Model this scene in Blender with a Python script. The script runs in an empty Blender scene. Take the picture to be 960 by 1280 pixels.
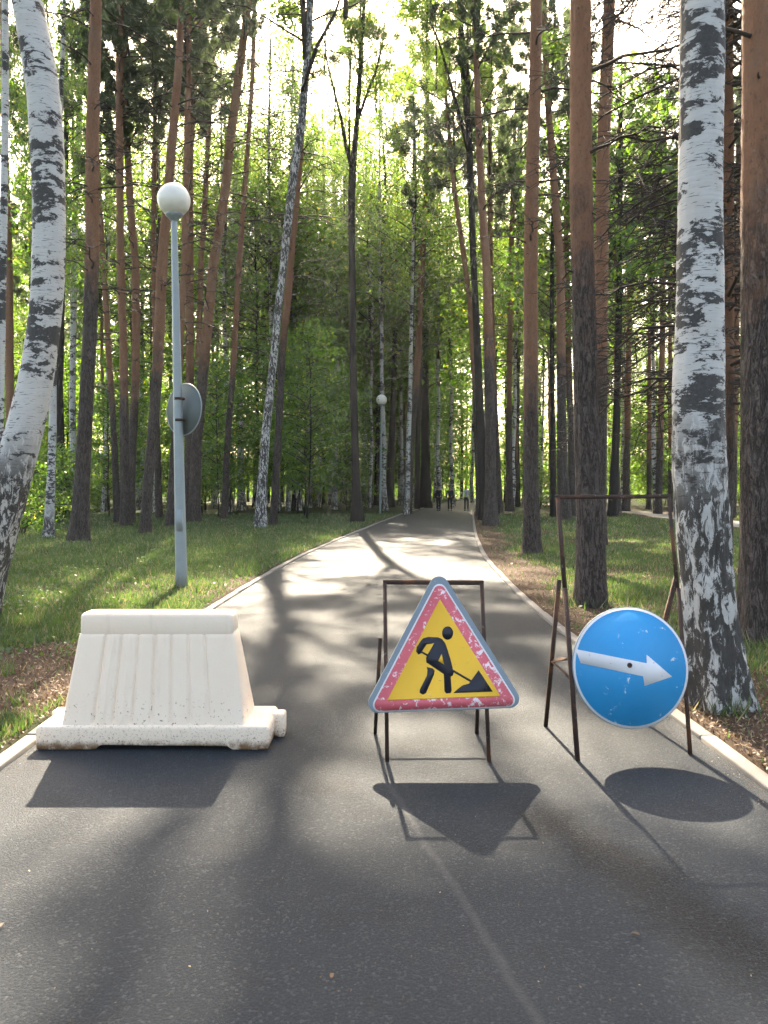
import bpy, bmesh, math, random
import numpy as np
from mathutils import Vector, Matrix, noise as mnoise
from mathutils.geometry import tessellate_polygon

R = math.radians
S = bpy.context.scene
COL = S.collection
rng = np.random.default_rng(7)
random.seed(7)

# ------------------------------------------------------------------ camera
F = 967.0            # focal length in photograph pixels (960 wide)
CAM_H = 1.65
PITCH = math.atan2(31.0, F)
cam = bpy.data.cameras.new('camera'); cam_o = bpy.data.objects.new('camera', cam)
COL.objects.link(cam_o); S.camera = cam_o
cam.sensor_fit = 'HORIZONTAL'; cam.sensor_width = 36.0; cam.lens = F / 960 * 36
cam.clip_start = 0.05; cam.clip_end = 2000
cam_o.location = (0, 0, CAM_H); cam_o.rotation_euler = (math.pi / 2 - PITCH, 0, 0)

# ------------------------------------------------------------------ light
SUN_EL, SUN_AZ = R(40), R(4.8)       # azimuth measured to the left of +Y
sd = Vector((-math.sin(SUN_AZ) * math.cos(SUN_EL), math.cos(SUN_AZ) * math.cos(SUN_EL), math.sin(SUN_EL)))
w = bpy.data.worlds.new('World'); S.world = w; w.use_nodes = True
wn = w.node_tree.nodes; wn.clear()
sky = wn.new('ShaderNodeTexSky'); sky.sky_type = 'NISHITA'; sky.sun_disc = False
sky.sun_elevation = SUN_EL; sky.sun_rotation = -SUN_AZ
sky.air_density = 1.0; sky.dust_density = 5.0; sky.ozone_density = 0.6
bg = wn.new('ShaderNodeBackground'); bg.inputs[1].default_value = 0.12
wo = wn.new('ShaderNodeOutputWorld')
w.node_tree.links.new(sky.outputs[0], bg.inputs[0]); w.node_tree.links.new(bg.outputs[0], wo.inputs[0])
sl = bpy.data.lights.new('sun', 'SUN'); sl.energy = 5.0; sl.angle = R(0.53); sl.color = (1.0, 0.93, 0.82)
so = bpy.data.objects.new('sun', sl); COL.objects.link(so)
so.rotation_euler = sd.to_track_quat('Z', 'Y').to_euler()

vs = S.view_settings
vs.view_transform = 'Standard'; vs.look = 'None'; vs.gamma = 1.0; vs.use_curve_mapping = False
vs.exposure = 2.65
try: vs.use_white_balance = True; vs.white_balance_temperature = 7700
except Exception: pass
cy = S.cycles
cy.use_denoising = True
try: cy.denoiser = 'OPENIMAGEDENOISE'
except Exception: pass
cy.max_bounces = 4; cy.diffuse_bounces = 3; cy.glossy_bounces = 2; cy.transmission_bounces = 4
cy.transparent_max_bounces = 4; cy.sample_clamp_indirect = 6.0; cy.caustics_reflective = False; cy.caustics_refractive = False
cy.use_light_tree = False; cy.debug_use_spatial_splits = True
cy.use_adaptive_sampling = True; cy.adaptive_threshold = 0.04

# ------------------------------------------------------------------ helpers
CP, SP_ = math.cos(PITCH), math.sin(PITCH)
def P(px, py, D):
    """point seen at photograph pixel (px,py) that stands D metres ahead"""
    a = (px - 480) / F; b = -(py - 640) / F
    dy = CP + b * SP_; dz = -SP_ + b * CP
    k = D / dy
    return Vector((a * k, D, CAM_H + dz * k))
def depth(py, z=0.0):
    b = -(py - 640) / F
    dy = CP + b * SP_; dz = -SP_ + b * CP
    return (z - CAM_H) / dz * dy

class MB:
    """collects verts/quads/tris, links them as one mesh object"""
    def __init__(s): s.v = []; s.q = []; s.t = []; s.n = 0
    def add(s, V, q=None, t=None):
        V = np.asarray(V, np.float32).reshape(-1, 3)
        if q is not None and len(q): s.q.append(np.asarray(q, np.int32).reshape(-1, 4) + s.n)
        if t is not None and len(t): s.t.append(np.asarray(t, np.int32).reshape(-1, 3) + s.n)
        s.v.append(V); s.n += len(V)
    def box(s, lo, hi):
        x0, y0, z0 = lo; x1, y1, z1 = hi
        V = [(x0,y0,z0),(x1,y0,z0),(x1,y1,z0),(x0,y1,z0),(x0,y0,z1),(x1,y0,z1),(x1,y1,z1),(x0,y1,z1)]
        s.add(V, [(0,3,2,1),(4,5,6,7),(0,1,5,4),(1,2,6,5),(2,3,7,6),(3,0,4,7)])
    def tube(s, pts, rad, sides=6, cap=True):
        pts = np.asarray(pts, float); n = len(pts)
        rad = np.broadcast_to(np.asarray(rad, float), (n,))
        d = np.gradient(pts, axis=0) if n > 1 else np.array([[0, 0, 1.]])
        d /= np.linalg.norm(d, axis=1, keepdims=True) + 1e-9
        ref = np.where(np.abs(d[:, 2:3]) > 0.9, np.array([[1., 0, 0]]), np.array([[0, 0, 1.]]))
        if abs(d[0, 2]) > .9 or abs(d[-1, 2]) > .9: ref = np.tile(np.array([[1., 0.13, 0]]), (n, 1))
        a = np.cross(d, ref); a /= np.linalg.norm(a, axis=1, keepdims=True) + 1e-9
        b = np.cross(d, a)
        th = np.arange(sides) / sides * 2 * np.pi
        V = pts[:, None] + rad[:, None, None] * (a[:, None] * np.cos(th)[None, :, None] + b[:, None] * np.sin(th)[None, :, None])
        i = np.arange(n - 1)[:, None] * sides; j = np.arange(sides)[None]; j2 = (j + 1) % sides
        q = np.stack([i + j, i + j2, i + sides + j2, i + sides + j], -1).reshape(-1, 4)
        V = V.reshape(-1, 3)
        t = None
        if cap:
            V = np.vstack([V, pts[:1], pts[-1:]]); c0 = n * sides; o = (n - 1) * sides
            t = [(c0, (k + 1) % sides, k) for k in range(sides)] + [(c0 + 1, o + k, o + (k + 1) % sides) for k in range(sides)]
        s.add(V, q, t)
    def lathe(s, prof, sides=32, c=(0, 0, 0)):
        th = np.arange(sides) / sides * 2 * np.pi
        V = np.array([[(r * math.cos(a) + c[0], r * math.sin(a) + c[1], z + c[2]) for a in th] for r, z in prof])
        n = len(prof); i = np.arange(n - 1)[:, None] * sides; j = np.arange(sides)[None]; j2 = (j + 1) % sides
        s.add(V.reshape(-1, 3), np.stack([i + j, i + j2, i + sides + j2, i + sides + j], -1).reshape(-1, 4))
    def prism(s, poly, y0, y1):
        """polygon in local (x,z), extruded along y from y0 to y1"""
        n = len(poly)
        V = [(p[0], y0, p[1]) for p in poly] + [(p[0], y1, p[1]) for p in poly]
        tr = tessellate_polygon([[Vector((p[0], p[1], 0)) for p in poly]])
        area = sum(poly[i][0] * poly[(i + 1) % n][1] - poly[(i + 1) % n][0] * poly[i][1] for i in range(n))
        t = []
        for a, b, c in tr:
            cr = (poly[b][0]-poly[a][0])*(poly[c][1]-poly[a][1]) - (poly[b][1]-poly[a][1])*(poly[c][0]-poly[a][0])
            if cr < 0: b, c = c, b
            t += [(a, b, c), (a + n, c + n, b + n)]
        q = []
        for i in range(n):
            k = (i + 1) % n
            q.append((i, i + n, k + n, k) if area > 0 else (i, k, k + n, i + n))
        s.add(V, q, t)
    def mesh(s, name, mat=None, smooth=False):
        V = np.vstack(s.v); Q = np.vstack(s.q) if s.q else np.zeros((0, 4), np.int32); T = np.vstack(s.t) if s.t else np.zeros((0, 3), np.int32)
        m = bpy.data.meshes.new(name)
        m.vertices.add(len(V)); m.vertices.foreach_set('co', V.astype(np.float32).ravel())
        L = np.concatenate([Q.ravel(), T.ravel()]).astype(np.int32)
        m.loops.add(len(L)); m.loops.foreach_set('vertex_index', L)
        st = np.concatenate([np.arange(len(Q)) * 4, len(Q) * 4 + np.arange(len(T)) * 3]).astype(np.int32)
        m.polygons.add(len(st)); m.polygons.foreach_set('loop_start', st)
        if smooth: m.polygons.foreach_set('use_smooth', np.ones(len(st), bool))
        m.update(calc_edges=True)
        if mat is not None: m.materials.append(mat)
        return m
    def build(s, name, mat, parent=None, smooth=False, loc=None):
        return link(name, s.mesh(name, mat, smooth), parent, loc)

def link(name, data, parent=None, loc=None):
    o = bpy.data.objects.new(name, data); COL.objects.link(o)
    if parent is not None: o.parent = parent
    if loc is not None: o.location = loc
    return o
def tag(o, label=None, cat=None, group=None, kind=None):
    if label: o['label'] = label
    if cat: o['category'] = cat
    if group: o['group'] = group
    if kind: o['kind'] = kind
    return o
def thing(name, label, cat, loc, rz=0, group=None):
    o = link(name, None, None, loc); o.rotation_euler = (0, 0, rz); o.empty_display_size = .2
    return tag(o, label, cat, group)
def bevel(o, width, seg=2, angle=30):
    """real bevelled edges, baked into the mesh"""
    bm = bmesh.new(); bm.from_mesh(o.data)
    bmesh.ops.remove_doubles(bm, verts=bm.verts, dist=1e-5)
    bmesh.ops.recalc_face_normals(bm, faces=bm.faces)
    ed = [e for e in bm.edges if len(e.link_faces) == 2 and e.calc_face_angle(0) > R(angle)]
    bmesh.ops.bevel(bm, geom=ed, offset=width, segments=seg, affect='EDGES', profile=.5, clamp_overlap=True)
    bm.to_mesh(o.data); bm.free(); o.data.update()
def unit(v): return v / (np.linalg.norm(v, axis=-1, keepdims=True) + 1e-9)
def nz(x, y, z=0.0, s=1.0, oct=3):
    return mnoise.fractal(Vector((x * s, y * s, z * s)), 1.0, 2.0, oct)

# ------------------------------------------------------------------ materials
class Mat:
    def __init__(s, name):
        s.m = bpy.data.materials.new(name); s.m.use_nodes = True
        s.t = s.m.node_tree; s.n = s.t.nodes; s.n.clear()
        s.out = s.n.new('ShaderNodeOutputMaterial')
    def node(s, typ, **kw):
        nd = s.n.new('ShaderNode' + typ)
        for k, v in kw.items():
            if k.startswith('_'): setattr(nd, k[1:], v)
            else:
                key = int(k[1:]) if k[0] == 'i' and k[1:].isdigit() else k
                s.set(nd.inputs[key], v)
        return nd
    def set(s, sock, v):
        if hasattr(v, 'is_output'): s.t.links.new(v, sock)
        elif isinstance(v, (tuple, list)) and len(v) == 3 and sock.type == 'RGBA': sock.default_value = (*v, 1)
        else: sock.default_value = v
    def coord(s, scale=(1, 1, 1), kind='Object', loc=(0, 0, 0)):
        c = s.node('TexCoord'); m = s.node('Mapping'); s.t.links.new(c.outputs[kind], m.inputs[0])
        m.inputs['Scale'].default_value = scale; m.inputs['Location'].default_value = loc
        return m.outputs[0]
    def noise(s, vec, scale, detail=4, rough=.55, dist=0.0):
        return s.node('TexNoise', Vector=vec, Scale=scale, Detail=detail, Roughness=rough, Distortion=dist).outputs[0]
    def voro(s, vec, scale, feature='F1', rnd=1.0):
        nd = s.node('TexVoronoi', _feature=feature); s.set(nd.inputs['Vector'], vec); nd.inputs['Scale'].default_value = scale
        nd.inputs['Randomness'].default_value = rnd
        return nd.outputs['Distance'], (nd.outputs['Color'] if 'Color' in nd.outputs else None)
    def math(s, op, a, b=0.0, c=None, clamp=False):
        nd = s.n.new('ShaderNodeMath'); nd.operation = op; nd.use_clamp = clamp
        s.set(nd.inputs[0], a); s.set(nd.inputs[1], b)
        if c is not None: s.set(nd.inputs[2], c)
        return nd.outputs[0]
    def ramp(s, x, lo, hi, a=0.0, b=1.0):
        nd = s.n.new('ShaderNodeMapRange'); nd.interpolation_type = 'SMOOTHSTEP'
        for k, v in enumerate((x, lo, hi, a, b)): s.set(nd.inputs[k], v)
        return nd.outputs[0]
    def mix(s, f, a, b, mode='MIX'):
        nd = s.n.new('ShaderNodeMix'); nd.data_type = 'RGBA'; nd.blend_type = mode
        s.set(nd.inputs[0], f); s.set(nd.inputs[6], a); s.set(nd.inputs[7], b)
        return nd.outputs[2]
    def sep(s, vec):
        nd = s.n.new('ShaderNodeSeparateXYZ'); s.set(nd.inputs[0], vec); return nd.outputs
    def bump(s, h, strength=.3, dist=.02, normal=None):
        nd = s.node('Bump', Height=h, Strength=strength, Distance=dist)
        if normal is not None: s.set(nd.inputs['Normal'], normal)
        return nd.outputs[0]
    def pbr(s, col, rough=.8, metal=0.0, spec=.5, normal=None, **kw):
        b = s.node('BsdfPrincipled', **{'Base Color': col, 'Roughness': rough, 'Metallic': metal, 'Specular IOR Level': spec})
        for k, v in kw.items(): s.set(b.inputs[k.replace('_', ' ')], v)
        if normal is not None: s.set(b.inputs['Normal'], normal)
        s.t.links.new(b.outputs[0], s.out.inputs[0]); return b

def simple(name, col, rough=.6, metal=0.0, var=.12, scale=8):
    k = Mat(name); n = k.noise(k.coord(), scale, 5, .65)
    dark = tuple(c * (1 - var * 2) for c in col); light = tuple(min(1, c * (1 + var)) for c in col)
    k.pbr(k.mix(n, dark, light), k.ramp(n, .2, .8, rough - .08, rough + .1), metal)
    return k.m

def leaf_mat(name, dark, light, trans, tfac=.45, rough=.5, yellow=None, yamt=.08):
    k = Mat(name)
    g = k.node('NewGeometry'); r = g.outputs['Random Per Island']
    oi = k.node('ObjectInfo').outputs['Random']
    c = k.mix(r, dark, light)
    c = k.mix(k.ramp(oi, 0, 1, 0, .45), c, tuple(x * y for x, y in zip(light, (1.35, 1.12, .8))))
    tc = k.mix(r, tuple(x * .65 for x in trans), trans)
    if yellow is not None:
        f = k.ramp(k.math('FRACT', k.math('MULTIPLY', r, 17.31)), 1 - yamt, 1 - yamt + .03)
        c = k.mix(f, c, yellow); tc = k.mix(f, tc, tuple(min(1, x * 1.5) for x in yellow))
    d = k.node('BsdfDiffuse', Color=c); t = k.node('BsdfTranslucent', Color=tc)
    m1 = k.node('MixShader', Fac=tfac); k.t.links.new(d.outputs[0], m1.inputs[1]); k.t.links.new(t.outputs[0], m1.inputs[2])
    gl = k.node('BsdfGlossy', Color=(1, 1, 1), Roughness=rough)
    m2 = k.node('MixShader', Fac=.05); k.t.links.new(m1.outputs[0], m2.inputs[1]); k.t.links.new(gl.outputs[0], m2.inputs[2])
    k.t.links.new(m2.outputs[0], k.out.inputs[0])
    return k.m

M = {}
M['birch_leaf'] = leaf_mat('birch_leaf', (.02, .048, .012), (.045, .085, .02), (.27, .47, .045), .54, .45, (.46, .40, .04), .05)
M['young_leaf'] = leaf_mat('young_leaf', (.016, .045, .010), (.04, .085, .016), (.24, .48, .035), .53, .45, (.44, .42, .04), .045)
M['needle'] = leaf_mat('needle', (.03, .05, .03), (.065, .10, .05), (.19, .27, .10), .5, .5)
M['grass'] = leaf_mat('grass_blade', (.012, .038, .010), (.030, .066, .016), (.15, .28, .045), .42, .5, (.22, .19, .09), .2)
M['cover'] = leaf_mat('ground_cover', (.02, .05, .014), (.05, .09, .025), (.16, .28, .05), .35, .5)
M['litter'] = leaf_mat('leaf_litter', (.06, .034, .02), (.19, .115, .068), (.16, .10, .045), .2, .6, (.32, .24, .14), .15)

def pine_bark(name, relief):
    k = Mat(name)
    v = k.coord((1, 1, .28)); v1 = k.coord((1, 1, .5))
    wob = k.noise(k.coord(), 3.0, 3)
    at = k.node('Attribute', _attribute_type='OBJECT', _attribute_name='bark_height').outputs['Fac']
    z = k.sep(k.coord())[2]
    f = k.ramp(k.math('ADD', k.math('SUBTRACT', z, at), k.math('MULTIPLY', k.math('SUBTRACT', k.noise(k.coord(), 2.2, 5, .7), .5), 5.0)), -1.1, 1.1)
    nn = k.noise(k.coord((1, 1, .17)), 17, 5, .62, .8); n3 = k.noise(k.coord((1, 1, .45)), 30, 4, .6, .5)
    rid = k.math('ABSOLUTE', k.math('SUBTRACT', nn, .5)); rid2 = k.math('ABSOLUTE', k.math('SUBTRACT', n3, .5))
    crack = k.math('MULTIPLY', k.ramp(rid, .0, .07, .15, 1), k.ramp(rid2, .0, .05, .45, 1))
    fine = k.noise(v, 45, 5, .7)
    low = k.mix(crack, (.026, .02, .018), k.mix(fine, (.065, .052, .046), (.185, .148, .128)))
    low = k.mix(k.ramp(wob, .52, .72, 0, .45), low, (.115, .105, .095))
    d2, c2 = k.voro(v1, 22, 'F1')
    up = k.mix(k.noise(v1, 14, 6, .75), (.14, .066, .038), (.32, .165, .098))
    up = k.mix(k.ramp(k.noise(v1, 34, 4, .7), .54, .66, 0, .75), up, (.10, .062, .046))
    up = k.mix(k.ramp(k.noise(k.coord((1, 1, .4)), 3.2, 4), .50, .75, 0, .45), up, (.18, .125, .095))
    col = k.mix(f, low, up)
    h = k.math('ADD', k.math('MULTIPLY', crack, k.math('SUBTRACT', 1.15, f)), k.math('MULTIPLY', fine, .35))
    k.pbr(col, .88, 0, .25, k.bump(h, relief, .03))
    return k.m
M['pine_bark'] = pine_bark('pine_bark', .8)

def birch_bark():
    k = Mat('birch_bark')
    at = k.node('Attribute', _attribute_type='OBJECT', _attribute_name='bark_height').outputs['Fac']
    o = k.coord(); z = k.sep(o)[2]
    lowf = k.ramp(k.math('ADD', k.math('SUBTRACT', z, at), k.math('MULTIPLY', k.math('SUBTRACT', k.noise(o, 2.6, 3), .5), 1.6)), -.75, .5, 1, 0)
    white = k.mix(k.noise(k.coord((2, 2, 26)), 2.4, 5, .7), (.36, .355, .34), (.62, .61, .595))
    white = k.mix(k.ramp(k.noise(k.coord((1, 1, 1)), 2.1, 3), .5, .8, 0, .35), white, (.45, .36, .29))
    # short horizontal lenticels, lens-shaped patches, and a broken black band here and there
    lent = k.ramp(k.noise(k.coord((4, 4, 46)), 2.2, 2, .5), .635, .67)
    bandn = k.noise(k.coord((3.4, 3.4, 7.0)), 1.5, 8, .70, .25)
    bandz = k.noise(k.coord((.5, .5, 1.0)), 1.7, 3, .6)
    band = k.ramp(k.math('ADD', bandn, k.math('MULTIPLY', k.math('SUBTRACT', bandz, .5), .95)), .52, .55)
    dark = k.mix(k.noise(o, 40, 4, .7), (.012, .012, .013), (.10, .095, .09))
    ang = k.coord((1, 1, .36))
    fiss = k.noise(ang, 15, 8, .74, .6)
    plate = k.ramp(k.math('ADD', fiss, k.math('MULTIPLY', k.math('SUBTRACT', k.noise(o, 2.4, 3), .5), .25)), .50, .55)
    base = k.mix(plate, k.mix(k.noise(ang, 30, 5, .8), (.012, .011, .011), (.11, .10, .09)), k.mix(k.noise(o, 9, 4), (.34, .33, .31), (.66, .64, .61)))
    up = k.mix(k.math('MAXIMUM', k.math('MULTIPLY', lent, .85), band), white, dark)
    col = k.mix(lowf, up, base)
    h = k.mix(lowf, k.math('SUBTRACT', 1.0, k.math('MULTIPLY', band, .6)), k.math('MULTIPLY', k.noise(ang, 16, 6, .75), 3.0))
    k.pbr(col, .72, 0, .3, k.bump(h, .55, .025))
    return k.m
M['birch_bark'] = birch_bark()
def dark_bark():
    k = Mat('dark_bark'); v = k.coord((1, 1, .2))
    n = k.noise(v, 16, 6, .75)
    k.pbr(k.mix(n, (.007, .0062, .006), (.05, .043, .037)), .9, 0, .15, k.bump(n, .8, .03)); return k.m
M['dark_bark'] = dark_bark()
M['twig'] = simple('twig_bark', (.055, .042, .034), .9, 0, .25, 20)

def asphalt():
    k = Mat('asphalt'); o = k.coord()
    X, Y, _ = k.sep(o)
    fine = k.ramp(k.noise(o, 105, 5, .8), .30, .70); grit, gc = k.voro(o, 95); big = k.noise(o, .55, 5, .6); mid = k.noise(o, 5, 5, .65)
    base = k.mix(fine, (.0032, .0056, .0085), (.024, .035, .048))
    base = k.mix(k.ramp(k.node('SeparateColor', Color=gc).outputs[0], .84, .99, 0, .5), base, (.085, .09, .095))
    base = k.mix(k.ramp(mid, .35, .75, 0, .35), base, (.019, .027, .036))
    base = k.mix(k.ramp(big, .45, .68, 0, .45), base, (.028, .033, .039))
    base = k.mix(k.ramp(k.noise(o, 1.6, 6, .7), .52, .68, 0, .45), base, (.008, .010, .013))
    # pale worn seam that runs towards the viewer's feet
    sx = k.math('ADD', k.math('MULTIPLY', Y, -.235), 1.03)
    ds = k.math('ABSOLUTE', k.math('SUBTRACT', k.math('ADD', X, k.math('MULTIPLY', k.math('SUBTRACT', k.noise(o, 2.2, 4, .7), .5), .10)), sx))
    seam = k.math('MULTIPLY', k.ramp(ds, .004, .032, 1, 0), k.math('MULTIPLY', k.ramp(Y, 4.0, 4.5, 1, 0), k.ramp(fine, .40, .60, .1, .75)))
    base = k.mix(k.math('MULTIPLY', seam, .55), base, (.11, .11, .108))
    # ravelled dark patch, right of the middle
    px = k.math('ADD', k.math('MULTIPLY', Y, -.42), 2.42)
    dp = k.math('ABSOLUTE', k.math('SUBTRACT', X, px))
    pm = k.math('MULTIPLY', k.ramp(k.math('ADD', dp, k.math('MULTIPLY', k.math('SUBTRACT', k.noise(o, 3.5, 6, .75), .5), .6)), .04, .30, 1, 0), k.math('MULTIPLY', k.ramp(Y, 3.7, 4.2, 1, 0), k.ramp(Y, 2.2, 2.7)))
    rv = k.math('MULTIPLY', pm, k.ramp(k.noise(o, 48, 4, .75), .40, .52))
    base = k.mix(k.math('MULTIPLY', rv, .9), base, (.004, .004, .005))
    h = k.math('ADD', k.math('MULTIPLY', grit, -.8), k.math('SUBTRACT', k.math('MULTIPLY', fine, .6), k.math('MULTIPLY', rv, 1.4)))
    k.pbr(base, k.ramp(fine, .3, .7, .56, .82), 0, .30, k.bump(h, .7, .009)); return k.m
M['asphalt'] = asphalt()
def concrete(name, a, b, moss=.3):
    k = Mat(name); o = k.coord(kind='Object'); n = k.noise(o, 9, 6, .7); f = k.noise(o, 120, 3, .7)
    c = k.mix(n, a, b); c = k.mix(k.ramp(f, .45, .7, 0, .35), c, tuple(x * .45 for x in a))
    c = k.mix(k.ramp(k.noise(o, 2.3, 5, .7), .55, .75, 0, moss), c, (.07, .075, .035))
    k.pbr(c, .9, 0, .3, k.bump(f, .4, .006)); return k.m
M['kerb'] = concrete('kerb_concrete', (.14, .13, .12), (.27, .25, .225))
def floor_mat():
    k = Mat('forest_floor'); o = k.coord()
    g = k.node('Attribute', _attribute_name='grass_amount').outputs['Fac']
    n1 = k.noise(o, 26, 6, .75); n2 = k.noise(o, 1.7, 5, .65)
    soil = k.mix(n1, (.024, .016, .012), (.105, .07, .047))
    soil = k.mix(k.ramp(k.noise(o, 70, 3, .7), .55, .72, 0, .8), soil, (.20, .13, .08))
    green = k.mix(n1, (.014, .026, .009), (.045, .062, .022))
    c = k.mix(k.ramp(k.math('ADD', g, k.math('MULTIPLY', k.math('SUBTRACT', n2, .5), .6)), .2, .75), soil, green)
    k.pbr(c, .95, 0, .15, k.bump(n1, .7, .03)); return k.m
M['floor'] = floor_mat()

def rust():
    k = Mat('rusty_iron'); o = k.coord(); n = k.noise(o, 18, 6, .75); b = k.noise(o, 5, 4, .7)
    c = k.mix(n, (.028, .018, .015), (.085, .05, .038)); c = k.mix(k.ramp(b, .5, .68), c, k.mix(n, (.07, .032, .02), (.20, .085, .042)))
    c = k.mix(k.ramp(k.noise(o, 30, 3), .66, .7, 0, .5), c, (.22, .21, .2))
    k.pbr(c, .72, .25, .4, k.bump(n, .4, .004)); return k.m
M['rust'] = rust()
def plastic(name, dirt_z, dirt):
    k = Mat(name); o = k.coord(); z = k.sep(o)[2]
    n = k.noise(o, 3.2, 5, .6); st = k.noise(k.coord((9, 9, .7)), 1.6, 5, .65)
    c = k.mix(n, (.85, .67, .515), (.91, .77, .63))
    c = k.mix(k.ramp(st, .56, .74, 0, .22), c, (.58, .44, .33))
    sp = k.ramp(k.noise(o, 46, 4, .7), .60, .67)
    near = k.ramp(z, dirt_z, dirt_z + .28, 1, .03)
    c = k.mix(k.math('MULTIPLY', k.math('MULTIPLY', sp, near), .85), c, (.10, .06, .04))
    if dirt:
        x = k.sep(o)[0]
        wig = k.math('MULTIPLY', k.math('SUBTRACT', k.noise(k.coord((1, 1, .4)), 9, 5, .75), .5), .10)
        lowr = k.math('MULTIPLY', k.ramp(k.math('ADD', z, wig), .015, .075, 1, 0), k.ramp(k.noise(o, 5, 5, .75), .36, .52))
        c = k.mix(lowr, c, k.mix(k.noise(o, 22, 5, .7), (.05, .028, .018), (.36, .19, .09)))
        c = k.mix(k.math('MULTIPLY', k.ramp(k.noise(o, 60, 3, .8), .56, .62), k.ramp(z, .03, .15, .85, .35)), c, (.12, .085, .06))
    b = k.pbr(c, .55, 0, .35, k.bump(k.noise(o, 60, 4), .12, .01)); b.inputs['Subsurface Weight'].default_value = .12
    b.inputs['Subsurface Radius'].default_value = (.04, .03, .02); return k.m
M['barrier'] = plastic('barrier_plastic', .16, False)
M['barrier_base'] = plastic('barrier_base_plastic', 0, True)

def sheet(name, col, chip, amt, scale=22, chip2=None):
    k = Mat(name); o = k.coord(); n = k.noise(o, scale, 7, .75, .4); n2 = k.noise(o, 4, 4)
    c = k.mix(n2, tuple(x * .86 for x in col), tuple(min(1, x * 1.08) for x in col))
    thr = .5 + .2 * (1 - amt)
    f = k.ramp(k.math('ADD', n, k.math('MULTIPLY', k.math('SUBTRACT', n2, .5), .3)), thr, thr + .03)
    c = k.mix(f, c, chip)
    if chip2 is not None:
        sc = k.ramp(k.noise(k.coord((7, 7, 30)), 3, 5, .7, .3), .66, .69); c = k.mix(sc, c, chip2)
    k.pbr(c, .5, 0, .45, k.bump(n, .08, .003)); return k.m
M['sign_white'] = sheet('sign_white', (.72, .72, .74), (.30, .31, .33), .35)
M['sign_red'] = sheet('sign_red', (.66, .12, .15), (.82, .68, .69), .74, 20, (.8, .72, .72))
M['sign_yellow'] = sheet('sign_yellow', (.84, .47, .03), (.72, .60, .36), .2, 20, (.25, .18, .08))
M['sign_black'] = sheet('sign_black', (.012, .014, .024), (.30, .29, .28), .22, 26)
M['sign_blue'] = sheet('sign_blue', (.003, .29, .62), (.66, .74, .80), .33, 12, None)
M['sign_metal'] = sheet('sign_metal', (.20, .25, .29), (.42, .46, .48), .4, 14)
M['zinc'] = simple('galvanised_paint', (.28, .335, .355), .5, .2, .12, 6)
M['sign_back'] = simple('grey_sign_back', (.12, .145, .145), .6, .2, .15, 4)
M['globe'] = None
def globe():
    k = Mat('opal_globe'); b = k.pbr(k.mix(k.noise(k.coord(), 3, 4), (.70, .69, .63), (.80, .79, .74)), .32, 0, .5)
    b.inputs['Subsurface Weight'].default_value = .6; b.inputs['Subsurface Radius'].default_value = (.3, .3, .25); return k.m
M['globe'] = globe()

# ------------------------------------------------------------------ ground, paths, kerbs
_lat = np.random.default_rng(3).random((256, 256))
def vn(x, y, s=1.0, o=0):
    x = np.asarray(x, float) * s + 37.7 * o + 1000; y = np.asarray(y, float) * s + 11.3 * o + 1000
    xi = np.floor(x).astype(int); yi = np.floor(y).astype(int); fx = x - xi; fy = y - yi
    fx = fx * fx * (3 - 2 * fx); fy = fy * fy * (3 - 2 * fy)
    g = lambda a, b: _lat[a % 256, b % 256]
    return (g(xi, yi) * (1 - fx) + g(xi + 1, yi) * fx) * (1 - fy) + (g(xi, yi + 1) * (1 - fx) + g(xi + 1, yi + 1) * fx) * fy
def fbm(x, y, s=1.0, o=0): return (vn(x, y, s, o) + .5 * vn(x, y, s * 2.1, o + 1) + .25 * vn(x, y, s * 4.3, o + 2)) / 1.75

_cy = np.arange(-20, 500, .5)
_cx = np.interp(_cy, [-20, 4, 10, 15, 19, 26, 33, 46, 51, 80, 100, 120, 150, 500], [-.05, -.07, -.17, 0, .24, .9, 1.65, 3.1, 3.7, 8.3, 12.5, 20, 36, 240])
_k = np.hanning(13); _k /= _k.sum(); _cx = np.convolve(np.pad(_cx, 6, 'edge'), _k, 'valid')
def CX(y): return np.interp(y, _cy, _cx)
HW = 2.15            # half width of the path
KW = 0.10            # kerb width
def side_x(y): return 15.0 + 1.3 * np.sin((np.asarray(y, float) - 30) / 22) - np.maximum(0, np.asarray(y, float) - 45) * .02
def ground_z(x, y):
    t = np.abs(np.asarray(x, float) - CX(y)) - HW - KW
    return .045 + np.clip(t / 3, 0, 1) * (.09 * (fbm(x, y, .35, 5) - .45) + .03 * (vn(x, y, 1.3, 9) - .5))
def grass_amount(x, y):
    x = np.asarray(x, float); y = np.asarray(y, float)
    t = x - CX(y)
    n = fbm(x, y, .55, 1); n2 = fbm(x, y, 1.9, 4)
    g = np.where(t < 0, .76 + 1.1 * (n - .5) + .7 * (n2 - .5), .64 + 1.2 * (n - .5) + .8 * (n2 - .5))
    kd = np.abs(t) - HW - KW
    g = g - np.where(t > 0, 1.0 * np.clip(1 - kd / (1.15 + .5 * (n2 - .5)), 0, 1) ** .6, .22 * np.clip(1 - kd / .5, 0, 1))
    # bare soil beside the barrier, and under the right-hand birch
    d = np.hypot((x + 3.0) / .9, (y - 6.3) / 1.5); g -= 1.1 * np.clip(1.25 - d - .5 * (n2 - .5), 0, 1)
    d = np.hypot((x - 2.9) / 1.2, (y - 5.0) / 1.6); g -= .9 * np.clip(1.2 - d - .5 * (n2 - .5), 0, 1)
    g -= .55 * np.clip(np.abs(y - 14) / -3 + 1, 0, 1) * (t < 0) * (n2 > .5)
    sx = np.abs(x - side_x(y)) - 1.2
    g -= 1.0 * np.clip(1 - sx / .8, 0, 1) * (t > 6)
    return np.clip(g, 0, 1)

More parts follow.
